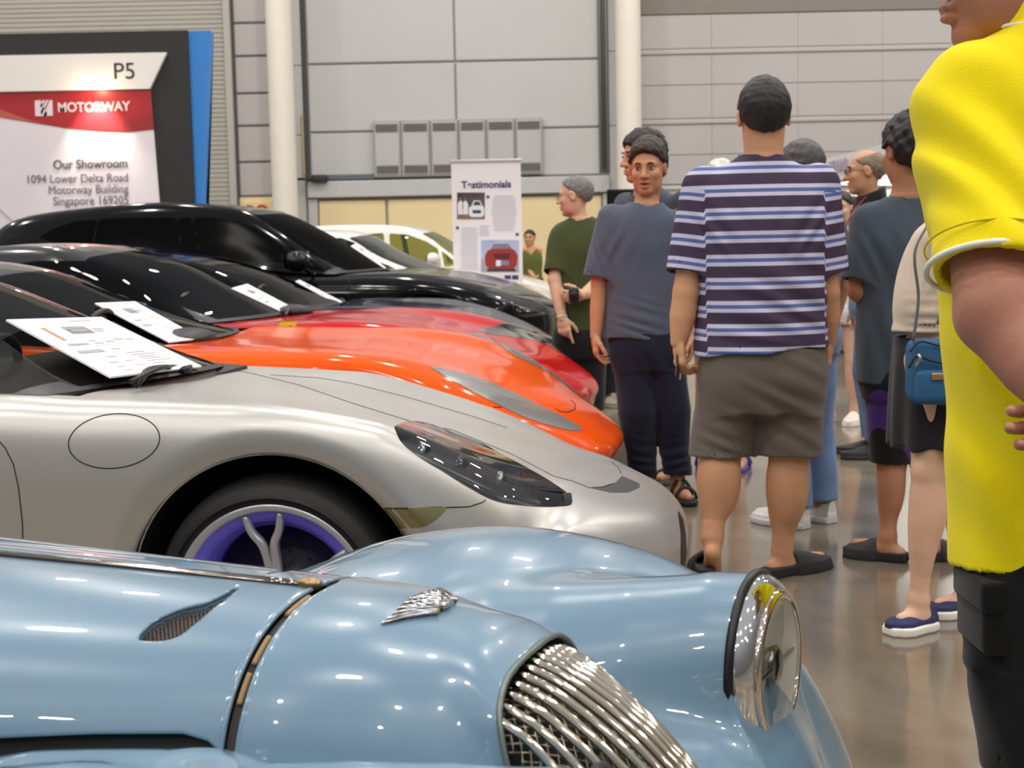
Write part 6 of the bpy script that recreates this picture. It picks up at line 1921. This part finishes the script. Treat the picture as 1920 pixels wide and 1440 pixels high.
# ---- generic standing visitor used for those mostly hidden behind others
def stander(px, Y, label, top_px, face, skin, shirt_m, low_m, hair_m, hair_kw, legs='shorts', headf=None, hx=None, width=1.0, shoe=('sandal', None), glasses=False, h=.009, sleeves=True, knee=.47, eyes=True, shoe2=None, sh_name='shirt'):
    p = Person(px, Y, label, face=face, skin=skin)
    z1 = at(px, top_px, Y)[2]; k = z1 / 1.73
    L = p.lat; f = p.face
    hxo = np.array([0, 0, 0.]) if hx is None else (at(hx, top_px, Y) - p.base) * [1, 0, 0]
    def q(l, fw, z): return L * l + f * fw + np.array([0, 0, z * k])
    j = dict(head=q(0, .01, 1.61) + hxo, neck=q(0, -.01, 1.45) + hxo * .8, sh=both(q(.175 * width, 0, 1.385), q(-.175 * width, 0, 1.385)), el=both(q(.235 * width, -.02, 1.09), q(-.235 * width, -.02, 1.09)),
             wr=both(q(.235 * width, .06, .85), q(-.235 * width, .06, .85)), hip=both(q(.075, 0, .90), q(-.075, 0, .90)), kn=both(q(.09, .02, .49), q(-.09, .02, .49)), an=both(q(.09, -.02, .085 / k), q(-.09, -.02, .085 / k)),
             toe=both(q(.11, .16, .04 / k), q(-.11, .16, .04 / k)))
    hands = [(j['wr'][i], (0, 0, -1) + f * .1, L * (-1 if i == 0 else 1), f, dict(curl=.4, h=.0055)) for i in (0, 1)]
    p.body(j, h=h, hs=k * 1.02, headf=headf, hands=hands, feet=shoe[0] in ('sandal', 'slide'))
    if eyes: p.eyes()
    if glasses: p.glasses(mat('glasses_dark', (40, 36, 34), .3))
    if hair_m is not None: p.hair(hair_m, h=.007, **hair_kw)
    w1 = waves(int(px), .2, .004, (1.2, 1, .3))
    p.shirt(j, q(0, 0, .86), [0, .2, .5, .75, .88, 1.0], np.array([.165, .165, .17, .185, .165, .07]) * width, np.array([.135, .135, .13, .125, .108, .078]) * width, shirt_m, sl=(.85, .85) if sleeves else None, sr=(.066, .078), h=h, disp=w1, name=sh_name)
    hz = knee * k if legs == 'shorts' else .10
    p.legs_cloth(j, .90 * k, [hz, hz], low_m, name=legs, rw=(.165 * width, .14 * width), rl=(.10, .095, .085, .08), h=h + .001, disp=waves(int(px) + 1, .2, .004, (1, 1, .5)))
    for i in (0, 1):
        p.shoe(j['an'][i] * [1, 1, 0] - f * .055, j['toe'][i] * [1, 1, 0] + f * .03, shoe[0], shoe[1] or mat('shoe_black', (24, 24, 25), .5), shoe2)
    p.j = j; p.k = k
    return p
stander(1228, 7.55, 'dark-haired person in dark slate tee, mostly hidden behind the young man', 250, (-.6, -.8), SKIN, cloth('tee_dark_slate', (66, 72, 84)), cloth('shorts_navy', (34, 36, 50)), HAIR_K, dict(t=.016, front=.06, nape=-.08, top=.006, seed=14), hx=1206, headf=(-1, -.35, -.05), shoe=('sandal', mat('sandal_grey', (80, 78, 80), .7)), knee=.50)
stander(1156, 11.0, 'person in pale teal top hidden behind the slate tee man', 392, (.3, -1), SKIN, cloth('top_pale_teal', (150, 178, 184)), cloth('trousers_ink', (28, 30, 40)), HAIR_K, dict(t=.012, seed=15), legs='trousers', shoe=('shoe', mat('shoe_tan', (150, 140, 124), .6)))
stander(1352, 7.8, 'white-haired person mostly hidden behind the striped tee man', 303, (.2, 1), SKIN_L, cloth('shirt_beige', (176, 160, 140)), cloth('shorts_blue', (60, 66, 90)), HAIR_W, dict(t=.012, front=.09, nape=-.07, seed=16, rough=.004), shoe=('sandal', mat('sandal_violet', (88, 76, 150), .6)), knee=.75)
p = stander(1508, 6.3, 'man with dark grey hair in blue jeans and white sneakers behind striped man', 266, (-.62, .78), SKIN_T, cloth('shirt_dull_purple', (70, 62, 82)), cloth('jeans_blue', (104, 126, 164), var=.2, vscale=8), HAIR_S, dict(t=.008, front=.09, nape=-.075, seed=17, rough=.0025), legs='trousers', shoe=('sneaker', mat('sneaker_white', (214, 212, 206), .7)), shoe2=mat('sneaker_sole', (198, 196, 200), .6), hx=1503, eyes=True)
# ---- long haired woman in white
p = stander(1578, 9.7, 'long-haired woman in white top and white denim shorts with white sandals', 362, (-.5, -.86), SKIN_L, cloth('top_white', (218, 210, 200)), cloth('shorts_white_denim', (214, 214, 216), var=.08, vscale=20), HAIR_B, dict(t=.012, front=.085, nape=-.1, seed=18, rough=.002), shoe=('slide', mat('sandal_white', (226, 216, 204), .6)), knee=.76, width=.92)
hc, R_h = p.hc, p.hR
def lh(P):
    q = (P - hc) @ R_h
    d = bone(np.stack([q[:, 0], np.abs(q[:, 1]), q[:, 2]], 1), (-.045, .060, .03), (-.045, .085, -.36), [.055, .05, .045, .03])
    return smin(d, bone(q, (-.075, 0, .02), (-.085, 0, -.36), [.06, .07, .07, .05]), .03) + .004 * np.sin(q[:, 1] * 220) + .003 * np.sin(q[:, 1] * 470 + 1)
V, F = nets(lh, hc - [.2, .2, .45], hc + [.2, .2, .15], .008)
p.put('long_hair', V, F, HAIR_B)
# ---- balding man with glasses
p = stander(1640, 8.2, 'balding man with glasses in black collared shirt with red lanyard', 283, (-1, .12), SKIN, cloth('shirt_black', (28, 28, 31)), cloth('jeans_mid', (88, 112, 146), var=.2, vscale=8), HAIR_T, dict(t=.003, front=.085, nape=-.07, seed=19, rough=.0008, bald=.085), legs='trousers', shoe=('shoe', mat('shoe_dark', (40, 40, 38), .6)), glasses=True, hx=1626)
nk = p.j['neck']
V, F = lathe([(.066, -.03), (.074, .015), (.078, .035), (.086, .03), (.092, -.035)], 40, 'z', nk + [.0, 0, .02])
V[:, 2] += (V[:, 0] - nk[0]) * .35
p.put('collar', V, F, cloth('shirt_black', (28, 28, 31)))
pts = spline([nk + p.face * .03 + p.lat * .07 + [0, 0, .03], nk + p.face * .13 + p.lat * .08 + [0, 0, -.10], nk + p.face * .165 + p.lat * .04 + [0, 0, -.30], nk + p.face * .165 + [0, 0, -.42]], 16)
pts2 = [q * 1.0 for q in pts]
lany = empty('lanyard', p.base, 0, 'red lanyard hanging from the neck of the balding man', 'lanyard')
mesh('strap', *tube(pts, .011, 8, flat=.3), mat('lanyard_red', (176, 42, 38), .6), lany)
p2 = nk + p.face * .172 + [0, 0, -.48]
mesh('badge', *rbox(p2[0] - .004, p2[0] + .004, p2[1] - .04, p2[1] + .04, p2[2] - .06, p2[2] + .06, .003, 1), mat('badge_white', (220, 220, 224), .4), lany)

# ---- man in the dark teal tee, from behind
p = Person(1688, 5.55, 'black-haired man from behind in long dark teal tee and purple-black shorts', face=(-.25, 1), skin=SKIN_T)
J = p.J
j = dict(head=J(1703, 288), neck=J(1700, 372), sh=both(J(1628, 412, .02), J(1760, 412, -.02)), el=both(J(1612, 545, .0), J(1790, 548)), wr=both(J(1640, 560, .27), J(1770, 580, .25)),
         hip=both(J(1664, 690), J(1720, 690)), kn=both(J(1672, 865, .02), J(1735, 870, .03)), an=both(J(1664, 1040), J(1742, 1055, -.02)), toe=both(J(1605, 1075, .08), J(1785, 1090, .03)))
for k in (0, 1): j['an'][k][2] = .095; j['toe'][k][2] = .055
p.body(j, h=.0075, headf=(-.35, 1, 0), hs=1.05, leg=(.09, .078, .058, .052, .044, .034), neck_r=.060, arm=(.052, .048, .046, .042, .03),
       extra=lambda P: ellip(P, j['kn'][0] + (j['an'][0] - j['kn'][0]) * .28 + [0, -.015, 0], (.052, .052, .13)),
       hands=[(j['wr'][i], (.3, 1, .1), (0, 0, -1), (1, 0, 0) if i == 0 else (-1, 0, 0), dict(curl=.4, h=.005)) for i in (0, 1)])
p.hair(HAIR_K, t=.022, front=.09, nape=-.10, top=.008, seed=23, rough=.005)
w1 = waves(33, .25, .004, (1.2, 1, .25)); c1 = creases([(J(1640, 470, -.12), (1, 0, .4), .06, .005, .1), (J(1680, 620, -.12), (1, 0, .25), .10, .005, .2)])
p.shirt(j, J(1682, 716), [0, .2, .5, .78, .9, 1.0], [.158, .166, .178, .188, .165, .075], [.14, .14, .135, .13, .10, .07], cloth('tee_dark_teal', (64, 74, 84)), sl=(.86, .86), sr=(.068, .080), neck=.075, disp=lambda P: w1(P) + c1(P), tilt=-.02, neckdrop=.0)
ms = cloth('shorts_purple_black', (30, 27, 34)); 
nt = ms.node_tree; b = nt.nodes['Principled BSDF']
tx = nt.nodes.new('ShaderNodeTexCoord'); wv_ = nt.nodes.new('ShaderNodeTexWave'); wv_.inputs['Scale'].default_value = 2.2; wv_.inputs['Distortion'].default_value = 1.2; wv_.bands_direction = 'DIAGONAL'
rp_ = nt.nodes.new('ShaderNodeValToRGB'); rp_.color_ramp.interpolation = 'CONSTANT'; rp_.color_ramp.elements[0].color = lin((22, 20, 24)); rp_.color_ramp.elements[1].position = .80; rp_.color_ramp.elements[1].color = lin((74, 44, 120))
nt.links.new(tx.outputs['Object'], wv_.inputs['Vector']); nt.links.new(wv_.outputs['Fac'], rp_.inputs[0]); nt.links.new(rp_.outputs[0], b.inputs['Base Color'])
p.legs_cloth(j, J(1690, 690)[2], [J(1670, 868)[2], J(1735, 868)[2]], ms, rw=(.165, .14), rl=(.095, .085, .085), k=.03)
for k in (0, 1):
    fl = unit((j['toe'][k] - j['an'][k]) * [1, 1, 0])
    p.shoe(j['an'][k] * [1, 1, 0] - fl * .07, j['toe'][k] * [1, 1, 0] + fl * .04, 'slide', EVA, w=.05)

# ---- woman in beige with the blue bag
p = Person(1748, 4.6, 'woman in beige top and black skirt with navy slip-on shoes behind yellow man', face=(-.92, -.25), skin=SKIN_L)
J = p.J
j = dict(head=J(1800, 320), neck=J(1790, 420), sh=both(J(1765, 452, -.12), J(1800, 450, .15)), el=both(J(1800, 560, -.15), J(1820, 560, .18)), wr=both(J(1830, 650, -.1), J(1790, 650, .2)),
         hip=both(J(1748, 680, -.07), J(1768, 680, .09)), kn=both(J(1742, 880, -.08), J(1790, 860, .1)), an=both(J(1722, 1125, -.06), J(1812, 1070, .12)), toe=both(J(1690, 1175, -.09), J(1760, 1110, .1)))
j['an'][0][2] = .10; j['toe'][0][2] = .05; j['an'][1][2] = .10; j['toe'][1][2] = .045
p.body(j, h=.007, hs=.98, headf=(-1, -.1, 0), leg=(.088, .074, .053, .056, .046, .032), arm=(.045, .04, .037, .034, .025),
       extra=lambda P: np.minimum(ellip(P, j['kn'][0] + (j['an'][0] - j['kn'][0]) * .28 + [.015, 0, 0], (.052, .05, .12)), ellip(P, j['kn'][0] + [-.022, -.012, .0], (.034, .036, .04))),
       hands=[(j['wr'][i], (0, 0, -1), (0, 1, 0), (-1, 0, 0), dict(curl=.5, h=.005)) for i in (0, 1)])
p.hair(HAIR_B, t=.018, front=.085, nape=-.1, seed=29); p.eyes()
w1 = waves(43, .16, .004, (1, 1, .4)); c1 = creases([(J(1740, 600, -.15), (0, 0, 1), .035, .004, .06)])
p.shirt(j, J(1750, 616), [0, .12, .4, .7, .88, 1.0], [.150, .165, .172, .165, .14, .065], [.125, .135, .14, .125, .10, .065], cloth('top_beige', (204, 186, 168)), sl=(.6, .6), sr=(.06, .066), neck=.072, h=.0065, disp=lambda P: w1(P) + c1(P), name='top')
hp0 = (j['hip'][0] + j['hip'][1]) / 2
skt = lambda P: loftell(P, np.array([hp0[0] - .01, hp0[1], J(1740, 835)[2]]), np.array([hp0[0], hp0[1], J(1740, 600)[2]]), np.array([1., 0, 0]), [0, .4, .8, 1], [.142, .142, .135, .125], [.175, .172, .165, .15], 2.2) + .012 * np.sin(np.arctan2(P[:, 1] - hp0[1], P[:, 0] - hp0[0]) * 9) * np.clip((1.0 - P[:, 2]) * 2, 0, 1) * .8
z0, z1 = J(1740, 835)[2], J(1740, 600)[2]
V, F = nets(lambda P: np.maximum(skt(P), -(skt(P) + .012) + 10 * np.maximum(0, P[:, 2] - (z1 - .05))), (hp0[0] - .25, hp0[1] - .25, z0 - .03), (hp0[0] + .25, hp0[1] + .25, z1 + .03), .007)
p.put('skirt', V, F, cloth('skirt_black', (34, 33, 36)))
NAVY = mat('slipon_navy', (42, 46, 84), .8, bump=.5, bscale=400)
for k in (0, 1):
    fl = unit((j['toe'][k] - j['an'][k]) * [1, 1, 0])
    p.shoe(j['an'][k] * [1, 1, 0] - fl * .05, j['toe'][k] * [1, 1, 0] + fl * .045, 'slipon', NAVY, mat('slipon_sole', (222, 218, 208), .6))
# blue shoulder bag
bc = p.base + J(1752, 700, -.22)
bag = empty('shoulder_bag', bc, 0, 'blue zipped shoulder bag at the beige top woman hip beside the yellow man', 'bag')
BAGB = mat('bag_blue', (34, 84, 124), .75, bump=.4, bscale=500, var=.06)
def at_bag(px, py, dy=0): return at(px, py, bc[1] + dy) - bc
V, F = rbox(at_bag(1702, 700)[0], at_bag(1800, 700)[0], -.05, .06, at_bag(1750, 758)[2], at_bag(1750, 636)[2], .035, 4)
V[:, 2] += -.05 * V[:, 0]
mesh('bag_body', V, F, BAGB, bag)
V, F = rbox(at_bag(1708, 700)[0], at_bag(1800, 700)[0], -.075, -.02, at_bag(1750, 752)[2], at_bag(1750, 690)[2], .022, 4)
mesh('front_pocket', V, F, BAGB, bag)
ZB = mat('zip_brass', (176, 164, 140), .3, .9); ZK = mat('zip_tape', (24, 34, 50), .7)
mesh('zip', *tube(spline([at_bag(1704, 690, -.07), at_bag(1718, 668, -.072), at_bag(1745, 676, -.072), at_bag(1788, 684, -.07)], 16), .0045, 8), ZK, bag)
mesh('zip', *tube(spline([at_bag(1706, 660, -.055), at_bag(1722, 642, -.056), at_bag(1760, 648, -.056), at_bag(1795, 655, -.055)], 16), .0035, 8), ZK, bag)
mesh('zip_pull', *tube([at_bag(1722, 664, -.080), at_bag(1726, 672, -.082), at_bag(1716, 688, -.082)], [.005, .006, .004], 8), ZB, bag)
V, F = rbox(-.018, .018, -.003, .003, -.011, .011, .003, 2)
tg = mesh('metal_tag', V + at_bag(1758, 706, -.079), F, mat('tag_brass', (176, 140, 96), .35, .7), bag)
mesh('bag_strap', *tube(spline([at_bag(1712, 640, -.03), at_bag(1722, 560, -.03), at_bag(1716, 470, -.01), at_bag(1740, 420, .03)], 20), .011, 8, flat=.35), mat('strap_grey', (92, 92, 92), .8), bag)

# ---- man in yellow at the right edge, near, from behind, arm folded behind his back
p = Person(2010, 2.05, 'man in bright yellow polo and black cargo shorts at right edge, near', face=(-.15, 1), skin=mat('skin_arm', (168, 116, 96), 0.5, var=.08, vscale=18, sss=.1, spec=.35, bump=.3, bscale=150))
J = p.J
j = dict(head=J(1905, -78, .02), neck=J(1975, 60, .02), sh=both(J(1838, 190, -.03), J(2195, 190, -.03)), el=both(J(1866, 590, -.17), J(2190, 600, -.17)), wr=both(J(2035, 790, -.29), J(2075, 800, -.24)),
         hip=both(J(1962, 1080), J(2085, 1080)), kn=both(J(1975, 1480, -.02), J(2090, 1480)), an=both(J(1945, 2040), J(2090, 2040)), toe=both(J(1900, 2080, .2), J(2110, 2080, .2)))
for k in (0, 1): j['an'][k][2] = .09; j['toe'][k][2] = .045
p.body(j, bulk=.92, h=.0065, hs=1.07, headf=(-1, .12, -.05), arm=(.062, .056, .052, .048, .031), neck_r=.064, leg=(.088, .082, .062, .062, .05, .038),
       extra=lambda P: ellip(P, j['el'][0] + [-.002, -.018, .01], (.045, .040, .05)),
       hands=[(j['wr'][0], (1, -.1, -.1), (0, -.9, .2), (0, .2, 1), dict(curl=.4)), (j['wr'][1], (-1, .0, -.1), (0, -.9, .2), (0, .2, 1), dict(curl=.4))])
p.hair(HAIR_S, t=.010, front=.095, nape=-.06, seed=37); p.eyes()
YEL = mat('polo_yellow', (238, 216, 14), .85, sheen=.1, spec=.2, bump=.5, bscale=420, var=.03, vscale=4)
w1 = waves(51, .26, .006, (1.1, 1, .35), 8)
c1 = creases([(J(1800, 330, -.08), (1, 0, .85), .075, .006, .12), (J(1850, 250, -.08), (1, 0, .9), .09, .006, .13), (J(1880, 430, -.08), (.5, 0, 1), .08, .005, .12), (J(1830, 800, -.1), (1, 0, .6), .11, .006, .18), (J(1860, 640, -.1), (1, 0, .5), .09, .005, .15)])
p.shirt(j, J(2010, 1012), [0, .15, .45, .72, .88, 1.0], [.176, .170, .170, .196, .185, .08], [.128, .134, .142, .140, .115, .08], YEL, sl=(.80, .80), sr=(.080, .082), neck=.078, h=.006, disp=lambda P: w1(P) + c1(P), power=2.5, neckdrop=-.0, th=.013, name='polo_shirt', top=J(1985, 30), sk=.035, tilt=.26)
# cuff band and white piping round the sleeve end
a0, e0 = j['sh'][0], j['el'][0]
ax = unit(e0 - a0); Ls = np.linalg.norm(e0 - a0) * .80; u_, v_ = basis(ax)
t = np.linspace(0, 2 * math.pi, 65)[:-1]
rg = lambda z, r: [a0 + ax * z + r * (math.cos(q) * u_ + math.sin(q) * v_) for q in t]
cuffp = p.put('white_piping', *tube(rg(Ls - .002, .0850), .0042, 8, closed=True), mat('piping_white', (228, 226, 214), .8))
p.put('sleeve_seam', *tube(rg(Ls - .034, .0858), .0016, 6, closed=True), mat('seam_yellow', (206, 184, 10), .9))
hz_ = J(2010, 1012)[2]
nk = j['neck']
V, F = lathe(spline([(.074, -.035), (.079, .012), (.083, .038), (.089, .035), (.102, -.012), (.104, -.020)], 20), 56, 'z', nk + [0, 0, .022])
p.put('collar', V, F, YEL)
V, F = tube([nk + [.105 * math.cos(q), .105 * math.sin(q), .002] for q in t], .003, 8, closed=True)
p.put('collar_tipping', V, F, mat('piping_white', (228, 226, 214), .8))
CG = cloth('cargo_black', (15, 15, 17)); w2 = waves(52, .2, .006, (1, 1, .45)); c2 = creases([(J(1880, 1300, -.1), (1, 0, .5), .08, .006, .15)])
p.legs_cloth(j, J(2010, 990)[2], [J(1900, 1428)[2], J(2090, 1428)[2]], CG, name='cargo_shorts', rw=(.162, .14), rl=(.110, .105, .102), disp=lambda P: w2(P) + c2(P), h=.0065, k=.03)
# cargo pocket on the outer leg
pc = J(1850, 1142, -.035)
V, F = rbox(-.024, .022, -.06, .07, -.055, .045, .012, 3)
pk = p.put('cargo_pocket', V + pc, F, CG)
V, F = rbox(-.028, .026, -.064, .074, .008, .054, .008, 2)
p.put('pocket_flap', V + pc, F, CG, pk)
for k in (0, 1): p.shoe(j['an'][k] * [1, 1, 0] + [0, -.06, 0], j['toe'][k] * [1, 1, 0], 'shoe', mat('shoe_black', (24, 24, 25), .5))
